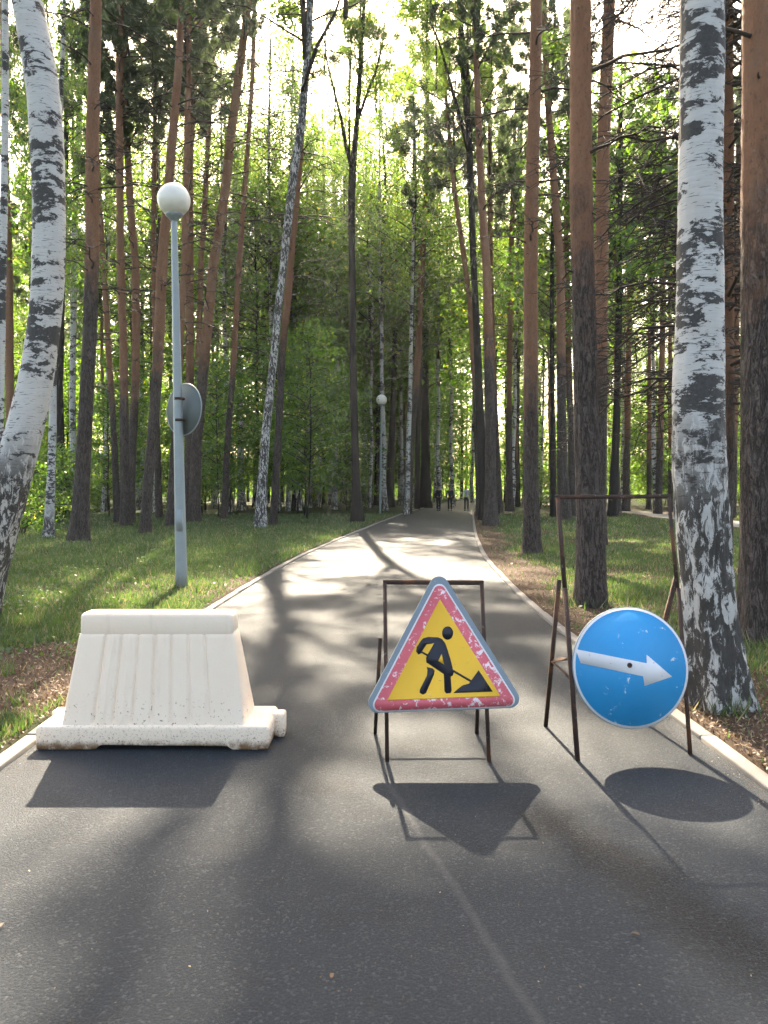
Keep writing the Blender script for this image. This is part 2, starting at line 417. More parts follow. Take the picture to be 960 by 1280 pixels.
ty = np.concatenate([np.arange(-14, 30, .3), np.arange(30, 70, .8), np.arange(70, 140, 4), np.array([150, 180, 230, 300, 400])])
tp = np.concatenate([np.arange(HW + KW, 12, .3), np.arange(12, 30, 1.0), np.array([32, 38, 50, 70, 100, 150, 250, 400])])
tt = np.concatenate([-tp[::-1], [-(HW + KW - .012), HW + KW - .012], tp])
gx = CX(ty)[:, None] + tt[None]; gy = np.broadcast_to(ty[:, None], gx.shape)
gzv = ground_z(gx, gy); inner = np.abs(tt) < HW + KW - .005; gzv[:, inner] = -.06
nr, nc = gx.shape
ii = np.arange(nr - 1)[:, None] * nc; jj = np.arange(nc - 1)[None]
mb = MB(); mb.add(np.stack([gx, gy, gzv], -1).reshape(-1, 3), np.stack([ii + jj, ii + jj + 1, ii + nc + jj + 1, ii + nc + jj], -1).reshape(-1, 4))
ground = mb.build('ground', M['floor'], smooth=True)
at = ground.data.attributes.new('grass_amount', 'FLOAT', 'POINT'); at.data.foreach_set('value', grass_amount(gx, gy).ravel().astype(np.float32))
tag(ground, 'forest floor of grass, soil and litter on both sides of the path', kind='structure')

def ribbon(name, cfun, half, ys, z, mat, ncol=9):
    x = np.stack([cfun(ys) + s for s in np.linspace(-half, half, ncol)], 1); y = np.broadcast_to(ys[:, None], x.shape)
    zz = z(x, y) if callable(z) else np.full(x.shape, float(z))
    nr, nc = x.shape; ii = np.arange(nr - 1)[:, None] * nc; jj = np.arange(nc - 1)[None]
    mb = MB(); mb.add(np.stack([x, y, zz], -1).reshape(-1, 3), np.stack([ii + jj, ii + jj + 1, ii + nc + jj + 1, ii + nc + jj], -1).reshape(-1, 4))
    return mb.build(name, mat, smooth=True)
yp = np.concatenate([np.arange(-14, 60, .5), np.arange(60, 400, 4.)])
path = ribbon('path', CX, HW + .01, yp, 0.0, M['asphalt'])
tag(path, 'grey asphalt park path dappled with sunlight, bending right into the trees', kind='structure')
ys2 = np.arange(18, 110, .4)
sp = ribbon('side_path', side_x, 1.15, ys2, lambda x, y: ground_z(x, y) + .022, M['kerb'], 7)
tag(sp, 'narrow pale side path crossing the grass behind the right birch', kind='structure')

# kerb stones, one metre each, sharing one mesh
kb = MB(); kb.box((-.5 * KW, -.495, -.12), (.5 * KW, .495, .035)); kp = kb.build('kerb_stone', M['kerb']); bevel(kp, .012, 2)
kmesh = kp.data; bpy.data.objects.remove(kp)
for s, nm in ((-1, 'left'), (1, 'right')):
    kr = link('kerb', None, None, (0, 0, 0)); kr['kind'] = 'structure'
    kr['label'] = 'low concrete kerb along the %s edge of the asphalt path' % nm
    y = .5
    k = 0
    while y < 62:
        o = link('kerb_stone', kmesh, kr)
        sl_ = float(CX(y + .5) - CX(y - .5))
        o.location = (float(CX(y)) + s * (HW + KW / 2), y, random.uniform(-.008, .004))
        o.rotation_euler = (random.uniform(-.006, .006), random.uniform(-.03, .03), -math.atan(sl_) + random.uniform(-.006, .006))
        y += 1.0 * math.cos(math.atan(sl_)); k += 1

# ------------------------------------------------------------------ plastic barrier
bx, by = -1.455, 4.80
bar = thing('plastic_barrier', 'off-white plastic road barrier with dirty stained base at the left edge of the asphalt', 'barrier', (bx, by, 0))
def loft(rings, mat, name, parent, smooth=True):
    n = len(rings[0]); mb = MB(); V = np.vstack(rings)
    q = []
    for i in range(len(rings) - 1):
        for j in range(n):
            k = (j + 1) % n; q.append((i * n + j, i * n + k, (i + 1) * n + k, (i + 1) * n + j))
    c0, c1 = rings[0].mean(0), rings[-1].mean(0)
    V = np.vstack([V, c0[None], c1[None]]); a = len(V) - 2; b = len(V) - 1; o = (len(rings) - 1) * n
    t = [(a, (j + 1) % n, j) for j in range(n)] + [(b, o + j, o + (j + 1) % n) for j in range(n)]
    mb.add(V, q, t); o = mb.build(name, mat, parent, smooth); o.data.set_sharp_from_angle(angle=R(38)); return o
def ring(x0, x1, y0, y1, z, rad=.02, ribs=0.0, nx=120):
    pts = []
    xs = np.linspace(x0 + rad, x1 - rad, nx); u = np.linspace(0, 1, nx)
    rib = np.zeros(nx)
    for c in (.16, .27, .38, .49, .60, .71, .82): rib += np.exp(-((u - c) / .008) ** 2)
    for c in (.215, .325): rib -= .6 * np.exp(-((u - c) / .012) ** 2)
    yy = y0 + ribs * rib
    for x, y in zip(xs, yy): pts.append((x, y, z))
    for a in np.linspace(-90, 0, 5): pts.append((x1 - rad + rad * math.cos(R(a)), y0 + rad + rad * math.sin(R(a)), z))
    for a in np.linspace(0, 90, 5): pts.append((x1 - rad + rad * math.cos(R(a)), y1 - rad + rad * math.sin(R(a)), z))
    for x in xs[::-8]: pts.append((x, y1, z))
    for a in np.linspace(90, 180, 5): pts.append((x0 + rad + rad * math.cos(R(a)), y1 - rad + rad * math.sin(R(a)), z))
    for a in np.linspace(180, 270, 5): pts.append((x0 + rad + rad * math.cos(R(a)), y0 + rad + rad * math.sin(R(a)), z))
    return np.array(pts, float)
rings = []
for v in np.concatenate([[0, .01, .02], np.linspace(.04, .96, 24), [.985, 1.0]]):
    e = .012 * max(0, (v - .96) / .04) ** 2
    rings.append(ring(-.578 + .082 * v + e, .578 - .082 * v - e, .015 + .105 * v + e, .425 - .125 * v - e, .15 + .575 * v, .022, .013 * min(1, (1 - v) * 12) * min(1, v * 12 + .1)))
loft(rings, M['barrier'], 'body', bar)
rings = []
for z, e in ((.70, .012), (.704, .004), (.715, 0), (.82, .002), (.832, .006), (.842, .016), (.846, .03)):
    rings.append(ring(-.49 + e, .49 - e, .118 + e, .305 - e, z, .02))
loft(rings, M['barrier'], 'top_lip', bar)
prof = [(-.73, 0), (-.735, .13), (-.715, .155), (.715, .155), (.735, .13), (.73, 0), (.50, 0), (.47, .022), (-.33, .03), (-.36, 0)]
mb = MB(); mb.prism(prof, 0, .46); base = mb.build('base', M['barrier_base'], bar); bevel(base, .022, 3, 40)
for p in base.data.polygons: p.use_smooth = True
base.data.set_sharp_from_angle(angle=R(32))
for sx, y0 in ((1, .25), (-1, .30)):
    mb = MB(); mb.box((.70 if sx > 0 else -.76, y0, .0), (.80 if sx > 0 else -.69, y0 + .11, .16)); c = mb.build('connector', M['barrier_base'], base); bevel(c, .015, 2)

# ------------------------------------------------------------------ iron bars
def angle_bar(p0, p1, w, name, parent, t=.005, up=Vector((0, 0, 1)), flip=1):
    p0 = Vector(p0); p1 = Vector(p1); d = (p1 - p0).normalized()
    r = Vector((0, -1, 0)) if abs(d.y) < .9 else Vector((0, 0, 1))
    a = d.cross(r).normalized() * flip; b = d.cross(a).normalized()
    if b.dot(Vector((0, -1, 0))) < 0: b = -b
    sec = [(0, 0), (w, 0), (w, t), (t, t), (t, w), (0, w)]
    V = []
    for p in (p0, p1):
        for u, v in sec: V.append(p + a * (u - w / 2) - b * (v - w / 2))
    q = [(i, (i + 1) % 6, (i + 1) % 6 + 6, i + 6) for i in range(6)]
    tr = [(0, 2, 1), (0, 3, 2), (0, 5, 3), (3, 5, 4), (6, 7, 8), (6, 8, 9), (6, 9, 11), (9, 10, 11)]
    mb = MB(); mb.add([tuple(v) for v in V], q, tr)
    o = mb.build(name, M['rust'], parent)
    bm = bmesh.new(); bm.from_mesh(o.data); bmesh.ops.recalc_face_normals(bm, faces=bm.faces); bm.to_mesh(o.data); bm.free()
    return o
def rounded(poly, r, seg=8):
    out = []; n = len(poly)
    for i in range(n):
        p = Vector(poly[i]); a = (Vector(poly[i - 1]) - p).normalized(); b = (Vector(poly[(i + 1) % n]) - p).normalized()
        ang = a.angle(b); d = r / math.tan(ang / 2); c = p + (a + b).normalized() * (r / math.sin(ang / 2))
        s = p + a * d; e = p + b * d
        a0 = math.atan2(s.y - c.y, s.x - c.x); a1 = math.atan2(e.y - c.y, e.x - c.x)
        da = (a1 - a0 + math.pi) % (2 * math.pi) - math.pi
        for k in range(seg + 1): out.append((c.x + r * math.cos(a0 + da * k / seg), c.y + r * math.sin(a0 + da * k / seg)))
    return out
def stroke(pts, w, seg=6):
    """outline of a thick line with round ends"""
    pts = [Vector(p) for p in pts]; L = []; Rr = []; h = w / 2
    for i, p in enumerate(pts):
        d = ((pts[min(i + 1, len(pts) - 1)] - p).normalized() + (p - pts[max(i - 1, 0)]).normalized())
        d = d.normalized(); n = Vector((-d.y, d.x)); L.append(p + n * h); Rr.append(p - n * h)
    out = []
    d0 = (pts[1] - pts[0]).normalized(); d1 = (pts[-1] - pts[-2]).normalized()
    a0 = math.atan2(d0.y, d0.x); a1 = math.atan2(d1.y, d1.x)
    for k in range(seg + 1): a = a0 + math.pi / 2 + math.pi * k / seg; out.append((pts[0].x + h * math.cos(a), pts[0].y + h * math.sin(a)))
    out += [tuple(p) for p in Rr[1:-1]]
    for k in range(seg + 1): a = a1 - math.pi / 2 + math.pi * k / seg; out.append((pts[-1].x + h * math.cos(a), pts[-1].y + h * math.sin(a)))
    out += [tuple(p) for p in L[-2:0:-1]]
    return out
def bolt(parent, x, z, y=-.006):
    mb = MB(); mb.lathe([(0, .0), (.006, .0), (.006, .004), (.011, .004), (.016, .0), (.016, -.002)], 12)
    o = mb.build('bolt', M['rust'], parent, True); o.rotation_euler = (R(90), 0, 0); o.location = (x, y, z); return o

# ------------------------------------------------------------------ road works sign (triangle on an iron trestle)
D0 = depth(952)
fl, fr = P(484, 953, D0), P(611, 951, D0 - .0); fl.z = fr.z = 0
DT = D0 + .24
tl, trr = P(481, 728, DT), P(602, 729, DT)
org = (fl + fr) / 2
rw = thing('road_works_sign', 'worn triangular yellow and red road works sign on a low rusty trestle', 'road sign', org)
def loc(v): return Vector(v) - org
angle_bar(loc(fl), loc(tl), .024, 'leg', rw); angle_bar(loc(fr), loc(trr), .024, 'leg', rw, flip=-1)
angle_bar(loc(tl) + Vector((-.012, .002, .003)), loc(trr) + Vector((.012, .002, .003)), .028, 'top_bar', rw)
bl = P(469, 917, depth(917)); br_ = P(596, 917, depth(917)); bl.z = br_.z = 0
hl = fl.lerp(tl, .68) + Vector((-.032, .022, 0)); hr = fr.lerp(trr, .66) + Vector((-.03, .022, 0))
angle_bar(loc(bl), loc(hl), .023, 'leg', rw); angle_bar(loc(br_), loc(hr), .023, 'leg', rw)
angle_bar(loc(bl.lerp(hl, .42)) + Vector((0, .02, 0)), loc(br_.lerp(hr, .42)) + Vector((0, .02, 0)), .024, 'cross_bar', rw)
angle_bar(loc(fl.lerp(tl, .52)) + Vector((0, .018, 0)), loc(fr.lerp(trr, .52)) + Vector((0, .018, 0)), .024, 'cross_bar', rw)
# plate: local x right, z up, front towards -y
tiltx = R(9)
pl = link('sign_plate', None, rw)
cen = P(552.5, 829, D0 + .085) - org
pl.location = cen + Vector((0, -.045, 0)); pl.rotation_euler = (-tiltx, R(-1.6), R(2))
SIDE = .935; hh = SIDE * math.sqrt(3) / 2
def tri(side, r): 
    h = side * math.sqrt(3) / 2
    return rounded([(-side / 2, -h / 3), (side / 2, -h / 3), (0, 2 * h / 3)], r)
mb = MB(); ex = .062; mb.prism([(u, v_ + ex / math.sqrt(12)) for u, v_ in tri(SIDE + ex, .058)], 0, .03); o = mb.build('plate', M['sign_metal'], pl); bevel(o, .006, 2, 50)
o.name = 'metal_plate'
for nm, sd_, r, yy, mt in (('white_border', SIDE - .014, .044, -.0015, 'sign_white'), ('red_border', SIDE - .045, .036, -.003, 'sign_red'), ('yellow_panel', .685, .004, -.0045, 'sign_yellow')):
    mb = MB(); mb.prism(tri(sd_, r), yy, yy + .0012); mb.build(nm, M[mt], pl)
A = np.array([[400, 180, 1], [180, 618, 1], [665, 600, 1]], float)
s_ = .685; Bm = np.array([[0, s_ / math.sqrt(3)], [-s_ / 2, -s_ / math.sqrt(12)], [s_ / 2, -s_ / math.sqrt(12)]])
AF = np.linalg.solve(A, Bm)
def zp(x, y): v = np.array([x, y, 1.0]) @ AF; return (float(v[0]), float(v[1]))
mpx = .685 / 485
mb = MB(); y = -.0050
def add_poly(poly):
    global y
    mb.prism(poly, y, y + .0004); y -= .00006
add_poly([zp(435 + 24 * math.cos(a), 328 + 29 * math.sin(a)) for a in np.linspace(0, 2 * math.pi, 24, endpoint=False)])
add_poly([zp(*p) for p in ((300, 408), (303, 388), (318, 365), (330, 351), (350, 345), (395, 347), (412, 355), (425, 372), (436, 402), (448, 440), (458, 478), (463, 500), (458, 512), (450, 516), (455, 576), (450, 586), (432, 588), (424, 578), (420, 505), (345, 455), (343, 435), (352, 417), (378, 372), (345, 377), (330, 400), (323, 415), (310, 421))])
add_poly([zp(*p) for p in ((347, 474), (372, 481), (381, 490), (378, 508), (345, 586), (332, 593), (318, 585), (318, 572), (348, 512), (350, 490))])
for pts, wd in (([(322, 409), (350, 425)], 8), ([(455, 488), (540, 537)], 9)): add_poly(stroke([zp(*p) for p in pts], wd * mpx))
add_poly([zp(*p) for p in ((462, 586), (482, 568), (502, 553), (528, 546), (570, 488), (631, 580))])
mb.build('worker_symbol', M['sign_black'], pl)
mb = MB(); mb.prism([zp(*p) for p in ((396, 449), (410, 418), (421, 464))], -.0057, -.0054); mb.build('arm_gap', M['sign_yellow'], pl)

# ------------------------------------------------------------------ keep-right sign (blue disc on a tall iron trestle)
fl = P(722, 951, depth(951)); fr = P(862, 943, depth(943)); fl.z = fr.z = 0
tl = P(697, 622, 5.04); trr = P(835, 621, 5.10)
org = (fl + fr) / 2
bs = thing('keep_right_sign', 'round blue sign with a white arrow pointing right on a tall rusty trestle', 'road sign', org)
midl = P(706, 735, fl.lerp(tl, .66).y); midr = P(847, 735, fr.lerp(trr, .66).y)
angle_bar(loc(fl), loc(midl), .026, 'leg', bs); angle_bar(loc(midl) + Vector((.002, .004, -.02)), loc(tl), .024, 'leg', bs)
angle_bar(loc(fr), loc(midr), .026, 'leg', bs, flip=-1); angle_bar(loc(midr) + Vector((-.002, .004, -.02)), loc(trr), .024, 'leg', bs, flip=-1)
angle_bar(loc(tl) + Vector((-.012, .002, .003)), loc(trr) + Vector((.012, .002, .003)), .027, 'top_bar', bs)
bl = P(682, 908, depth(908)); bl.z = 0; br_ = bl + (fr - fl) + Vector((-.02, .05, 0))
hl = P(699, 724, 4.98); hr = P(845, 722, 5.05)
angle_bar(loc(bl), loc(hl), .025, 'leg', bs); angle_bar(loc(br_), loc(hr), .025, 'leg', bs)
b1 = bl.lerp(hl, .46); f1 = fl.lerp(midl, .58)
angle_bar(loc(b1), loc(f1) + Vector((0, .02, 0)), .02, 'brace', bs); angle_bar(loc(b1) + Vector((0, -.005, -.005)), loc(fl.lerp(midl, .45)) + Vector((0, .02, 0)), .018, 'brace', bs)
b1 = br_.lerp(hr, .46); f1 = fr.lerp(midr, .58)
angle_bar(loc(b1), loc(f1) + Vector((0, .02, 0)), .02, 'brace', bs)
angle_bar(loc(fl.lerp(midl, .52)) + Vector((0, .018, 0)), loc(fr.lerp(midr, .52)) + Vector((0, .018, 0)), .024, 'cross_bar', bs)
dp_ = link('sign_plate', None, bs)
dcen = P(788.5, 834, fl.lerp(midl, .55).lerp(fr.lerp(midr, .55), .5).y - .06)
dp_.location = dcen - org; dp_.rotation_euler = (R(-11), 0, R(3))
RD = 75.5 / F * dcen.y
def disc(r, n=64, sx=.985): return [(r * sx * math.cos(a), r * math.sin(a)) for a in np.linspace(0, 2 * math.pi, n, endpoint=False)]
mb = MB(); mb.prism(disc(RD), 0, .022); o = mb.build('metal_plate', M['sign_metal'], dp_); bevel(o, .005, 2, 50)
mb = MB(); mb.prism(disc(RD - .004), -.0015, -.0003); mb.build('white_border', M['sign_white'], dp_)
mb = MB(); mb.prism(disc(RD - .018), -.003, -.0018); mb.build('blue_panel', M['sign_blue'], dp_)
def cp(x, y): return ((x - 354) / 2.785 / F * dcen.y, -(y - 652) / 2.785 / F * dcen.y)
mb = MB(); mb.prism([cp(*p) for p in ((160, 587), (176, 636), (395, 684), (398, 717), (499, 686), (412, 609), (411, 639))], -.0045, -.0033); mb.build('white_arrow', M['sign_white'], dp_)
o = bolt(dp_, *cp(349, 645), y=-.008)

# ------------------------------------------------------------------ street lamps
def street_lamp(base, top, r_pole, r_globe, label):
    t = thing('street_lamp', label, 'street lamp', base)
    lean = (top - base); H = lean.z
    n = 24; zz = np.linspace(0, 1, n)
    rad = r_pole * (1 - .52 * zz); rad[0] *= 1.02
    pts = np.array([[lean.x * z, lean.y * z, H * z - (.1 if i == 0 else 0)] for i, z in enumerate(zz)])
    mb = MB(); mb.tube(pts, rad, 8); mb.build('pole', M['zinc'], t)
    mb = MB(); mb.lathe([(r_pole * .5, -.10), (r_pole * 1.02, -.04), (r_globe * .52, -.012), (r_globe * .56, .03), (r_globe * .50, .055)], 24, tuple(lean)); mb.build('collar', M['zinc'], t, True)
    mb = MB(); mb.lathe([(r_globe * math.sin(a), -r_globe * math.cos(a)) for a in np.linspace(.45, math.pi - .001, 22)], 32, (lean.x, lean.y, lean.z + r_globe * .92)); mb.build('globe', M['globe'], t, True)
    mb = MB(); mb.box((-.055, -r_pole * 1.0 - .004, .9), (.045, -r_pole * .80, 1.25)); mb.build('service_door', M['zinc'], t)
    return t
D1 = depth(733, .05)
b1 = P(227, 733, D1); t1 = P(217.5, 269, D1)
street_lamp(b1, t1, .098, 20 / F * D1, 'tall grey lamp post with white globe standing on the left verge')
D2 = depth(642, .05)
b2 = P(475, 643, D2); t2 = P(477, 506, D2)
street_lamp(b2, t2, .075, 6.6 / F * D2, 'distant lamp post with small white globe left of the path bend')
# round sign seen from behind on the near lamp post
c = P(230, 512, D1 + .12)
ts = thing('traffic_sign', 'grey back of a round traffic sign fixed behind the near lamp post', 'road sign', c)
r = 32.5 / F * D1
sg = link('plate', None, ts); 
mb = MB(); mb.prism(disc(r, 48, 1), -.004, .004); pl2 = mb.mesh('plate', M['sign_back'])
sg.data = None
bpy.data.objects.remove(sg)
sg = link('plate', pl2, ts); sg.rotation_euler = (R(-3), R(12), R(-36))
mb = MB(); a = np.linspace(0, 2 * math.pi, 49)
mb.tube(np.stack([r * np.cos(a), -0 * a, r * np.sin(a)], 1), .010, 6, False); mb.build('rim', M['zinc'], sg, True)
for z in (.16, -.18):
    mb = MB(); mb.lathe([(.081, -.02), (.087, -.02), (.087, .02), (.081, .02)], 16, (-.04 - z * .02, -.12, z)); mb.build('clamp', M['rust'], ts)

# ------------------------------------------------------------------ people far down the path
def skin_mesh(name, verts, edges, radii, sub=1):
    m = bpy.data.meshes.new(name); m.from_pydata(verts, edges, [])
    o = link(name, m)
    md = o.modifiers.new('skin', 'SKIN'); md.use_smooth_shade = True
    for i, r in enumerate(radii): m.skin_vertices[0].data[i].radius = r if isinstance(r, tuple) else (r, r)
    m.skin_vertices[0].data[0].use_root = True
    s = o.modifiers.new('sub', 'SUBSURF'); s.levels = sub; s.render_levels = sub
    dg = bpy.context.evaluated_depsgraph_get(); me = bpy.data.meshes.new_from_object(o.evaluated_get(dg))
    bpy.data.objects.remove(o); return me
SKIN = simple('skin', (.42, .25, .18), .55); HAIR = simple('dark_hair', (.03, .022, .018), .7)
CL = {'black': simple('black_cloth', (.014, .014, .016), .9), 'navy': simple('dark_blue_cloth', (.02, .024, .034), .9), 'pale': simple('pale_grey_cloth', (.46, .46, .48), .9), 'shoe': simple('dark_shoe', (.02, .018, .016), .6)}
def person(loc_, h, top, bottom, label, stride, arm, rz):
    t = thing('person', label, 'person', loc_, rz, None)
    k = h / 1.75
    def sc(L): return [tuple(c * k for c in v) for v in L]
    a, b = stride, -stride
    V = [(0, 0, .95), (0, 0, 1.12), (0, 0, 1.32), (0, 0, 1.44), (0, .01, 1.52), (0, .02, 1.60), (0, .02, 1.70),
         (.19, 0, 1.41), (.23, -.02 + arm, 1.13), (.24, .04 + arm * 1.6, .88), (.24, .06 + arm * 1.7, .80), (-.19, 0, 1.41), (-.23, -.02 - arm, 1.13), (-.24, .04 - arm * 1.6, .88), (-.24, .06 - arm * 1.7, .80),
         (.09, 0, .90), (.10, a * .5 + .03, .50), (.10, a, .09), (.10, a + .12, .04), (-.09, 0, .90), (-.10, b * .5 + .03, .50), (-.10, b, .09), (-.10, b + .12, .04)]
    E = [(0, 1), (1, 2), (2, 3), (3, 4), (4, 5), (5, 6), (3, 7), (7, 8), (8, 9), (9, 10), (3, 11), (11, 12), (12, 13), (13, 14), (0, 15), (15, 16), (16, 17), (17, 18), (0, 19), (19, 20), (20, 21), (21, 22)]
    rr = [(.13, .10), (.13, .10), (.15, .11), (.09, .07), .055, (.085, .10), (.075, .09), .055, .042, .032, .03, .055, .042, .032, .03, .085, .055, .04, .032, .085, .055, .04, .032]
    rr = [tuple(x * k for x in r) if isinstance(r, tuple) else r * k for r in rr]
    me = skin_mesh('body', sc(V), E, rr); me.materials.append(SKIN); link('body', me, t)
    g = 1.16
    js = [1, 2, 3, 7, 8, 9, 11, 12, 13, 0]; idx = {j: i for i, j in enumerate(js)}
    Vj = [V[j] for j in js]; Ej = [(idx[x], idx[y_]) for x, y_ in E if x in idx and y_ in idx]
    rj = [tuple(c * g for c in rr[j]) if isinstance(rr[j], tuple) else rr[j] * 1.3 for j in js]
    me = skin_mesh('top', sc(Vj), Ej, rj); me.materials.append(CL[top]); link('jacket', me, t)
    js = [0, 15, 16, 17, 19, 20, 21]; idx = {j: i for i, j in enumerate(js)}
    Ej = [(idx[x], idx[y_]) for x, y_ in E if x in idx and y_ in idx]
    rj = [(.14 * k, .11 * k), .10 * k, .075 * k, .06 * k, .10 * k, .075 * k, .06 * k]
    me = skin_mesh('trousers', sc([V[j] for j in js]), Ej, rj); me.materials.append(CL[bottom]); link('trousers', me, t)
    me = skin_mesh('hair', sc([(0, -.005, 1.66), (0, 0, 1.74)]), [(0, 1)], [(.085 * k, .10 * k), (.07 * k, .08 * k)], 2); me.materials.append(HAIR); link('hair', me, t)
    for s in (17, 21):
        x, y_, _ = V[s]
        me = skin_mesh('shoe', sc([(x, y_ - .05, .045), (x, y_ + .15, .035)]), [(0, 1)], [(.065 * k, .05 * k), (.06 * k, .045 * k)], 2); me.materials.append(CL['shoe']); link('shoe', me, t)
Dp = depth(638.5)
for px, h, tp_, bt, lb, st, ar, rz in ((548.5, 1.72, 'black', 'black', 'leftmost of three walkers far down the path, dressed all in black', .16, .06, .1), (562.5, 1.70, 'navy', 'black', 'middle walker of three far down the path, in dark blue top and black trousers', -.12, -.05, -.05), (583, 1.72, 'pale', 'navy', 'rightmost of three walkers far down the path, in a pale grey top', .1, .05, -.1)):
    q = P(px, 638.5, Dp); person((q.x, q.y, 0), h, tp_, bt, lb, st, ar, rz)

# ------------------------------------------------------------------ foliage prototypes (shared meshes)
def leaf_quads(mb, pos, size, g, asp=.72, up=.35, hang=0.0):
    n = len(pos)
    a = unit(g.normal(size=(n, 3)) + np.array([0, 0, -hang]))
    nn = unit(g.normal(size=(n, 3)) * (1 - up) + np.array([0, 0, up]))
    b = unit(np.cross(nn, a)); sz = size * g.uniform(.65, 1.25, (n, 1))
    a = a * sz * .5; b = b * sz * .5 * asp
    V = np.stack([pos - a, pos - a * .1 + b, pos + a, pos - a * .1 - b], 1).reshape(-1, 3)
    mb.add(V, np.arange(n * 4).reshape(-1, 4))
def limb_path(p0, az, L, rise, droop, g, n=6):
    t = np.linspace(0, 1, n)
    w1 = g.normal(0, .06 * L, (n, 2)) * t[:, None]
    x = p0[0] + np.cos(az) * L * t + w1[:, 0]; y = p0[1] + np.sin(az) * L * t + w1[:, 1]
    z = p0[2] + L * (rise * t - droop * t * t) + g.normal(0, .03 * L, n) * t
    return np.stack([x, y, z], 1)
def at(path, t):
    f = t * (len(path) - 1); i = int(min(f, len(path) - 2)); return path[i] + (path[i + 1] - path[i]) * (f - i)

def birch_crown(seed, h, r, nlimb=42, per=34, size=.095):
    g = np.random.default_rng(seed); mb = MB(); lb = MB(); pos = []
    lb.tube([(0, 0, -.3), (g.normal(0, .1), g.normal(0, .1), h * .5), (g.normal(0, .2), g.normal(0, .2), h * .97)], [.085, .05, .01], 5)
    for i in range(nlimb):
        u = (i + g.random()) / nlimb; z0 = h * (.02 + .9 * u)
        prof = (1 - u) ** .65 * min(1, .45 + u * 2.2)
        L = r * prof * g.uniform(.6, 1.15) + .35; az = i * 2.4 + g.normal(0, .4)
        p = limb_path((0, 0, z0), az, L, .95, .45, g); lb.tube(p, np.linspace(.03, .006, len(p)) * (1.2 - u * .7), 4, False)
        for _ in range(int(5 + 7 * prof)):
            t = g.uniform(.25, 1.0); s = at(p, t) + g.normal(0, .16, 3); hl = g.uniform(.35, 1.25)
            e = s + np.array([math.cos(az) * .25, math.sin(az) * .25, -hl]) + g.normal(0, .14, 3)
            if g.random() < .5: lb.tube([s, e], [.006, .003], 3, False)
            k = int(per * g.uniform(.6, 1.3)); q = g.random(k)[:, None]
            pos.append(s + (e - s) * q + g.normal(0, .11, (k, 3)))
    leaf_quads(mb, np.vstack(pos), size, g, .78, .25, .5)
    return mb.mesh('birch_crown', M['birch_leaf']), lb.mesh('birch_limbs', M['twig'])
def broad_crown(seed, h, r, z0f=.1, nlimb=46, per=15, size=.12, mat='young_leaf', upright=.75):
    g = np.random.default_rng(seed); mb = MB(); lb = MB(); pos = []
    for i in range(nlimb):
        u = (i + g.random()) / nlimb; z0 = h * (z0f + (.96 - z0f) * u)
        prof = math.sin(math.pi * min(1, .16 + .84 * u)) ** .7
        L = r * prof * g.uniform(.5, 1.25) + .25; az = i * 2.4 + g.normal(0, .5)
        p = limb_path((0, 0, z0), az, L, upright * g.uniform(.4, 1.2), .35, g); lb.tube(p, np.linspace(.028, .005, len(p)), 4, False)
        for _ in range(int(4 + 9 * L / r)):
            t = g.uniform(.3, 1.08); c = at(p, min(t, 1)) + g.normal(0, .22, 3) * np.array([1, 1, .6])
            k = int(per * g.uniform(.4, 1.5)); pos.append(c + g.normal(0, 1, (k, 3)) * np.array([.23, .23, .13]))
    leaf_quads(mb, np.vstack(pos), size, g, .75, .5, .2)
    return mb.mesh('broad_crown', M[mat]), lb.mesh('broad_limbs', M['twig'])
def tufts(mb, c, d, g, n=27, L=.26, w=.019):
    m = len(c)
    dirs = unit(np.repeat(d, n, 0) * .7 + g.normal(0, .75, (m * n, 3)))
    base = np.repeat(c, n, 0) + g.normal(0, .05, (m * n, 3)); side = unit(np.cross(dirs, g.normal(size=(m * n, 3)))) * w
    ln = L * g.uniform(.6, 1.3, (m * n, 1))
    V = np.stack([base - side, base + side, base + dirs * ln], 1).reshape(-1, 3)
    mb.add(V, None, np.arange(m * n * 3).reshape(-1, 3))
def pine_crown(seed, h, r, nlimb=38):
    g = np.random.default_rng(seed); mb = MB(); lb = MB(); C = []; Dd = []
    lb.tube([(0, 0, -.3), (g.normal(0, .12), g.normal(0, .12), h * .5), (g.normal(0, .3), g.normal(0, .3), h * .97)], [.10, .06, .015], 6)
    for i in range(nlimb):
        u = (i + g.random()) / nlimb; z0 = h * (.0 + .95 * u)
        prof = (1 - u) ** .5 * min(1, .35 + 1.8 * u)
        L = r * prof * g.uniform(.55, 1.2) + .3; az = i * 2.4 + g.normal(0, .5)
        p = limb_path((0, 0, z0), az, L, g.uniform(.1, .6), -.15, g, 7); lb.tube(p, np.linspace(.035, .008, len(p)) * (1.2 - .6 * u), 4, False)
        for _ in range(int(4 + 7 * prof)):
            t = g.uniform(.35, 1); s = at(p, t); dr = unit(np.array([math.cos(az), math.sin(az), .5]) + g.normal(0, .6, 3)); l2 = g.uniform(.3, .9) * (.5 + .4 * L / r)
            e = s + dr * l2; lb.tube([s, e], [.010, .004], 3, False)
            for q in np.linspace(.35, 1, 4):
                C.append(s + (e - s) * q + g.normal(0, .07, 3)); Dd.append(dr)
    tufts(mb, np.array(C), np.array(Dd), g)
    return mb.mesh('pine_crown', M['needle']), lb.mesh('pine_limbs', M['twig'])

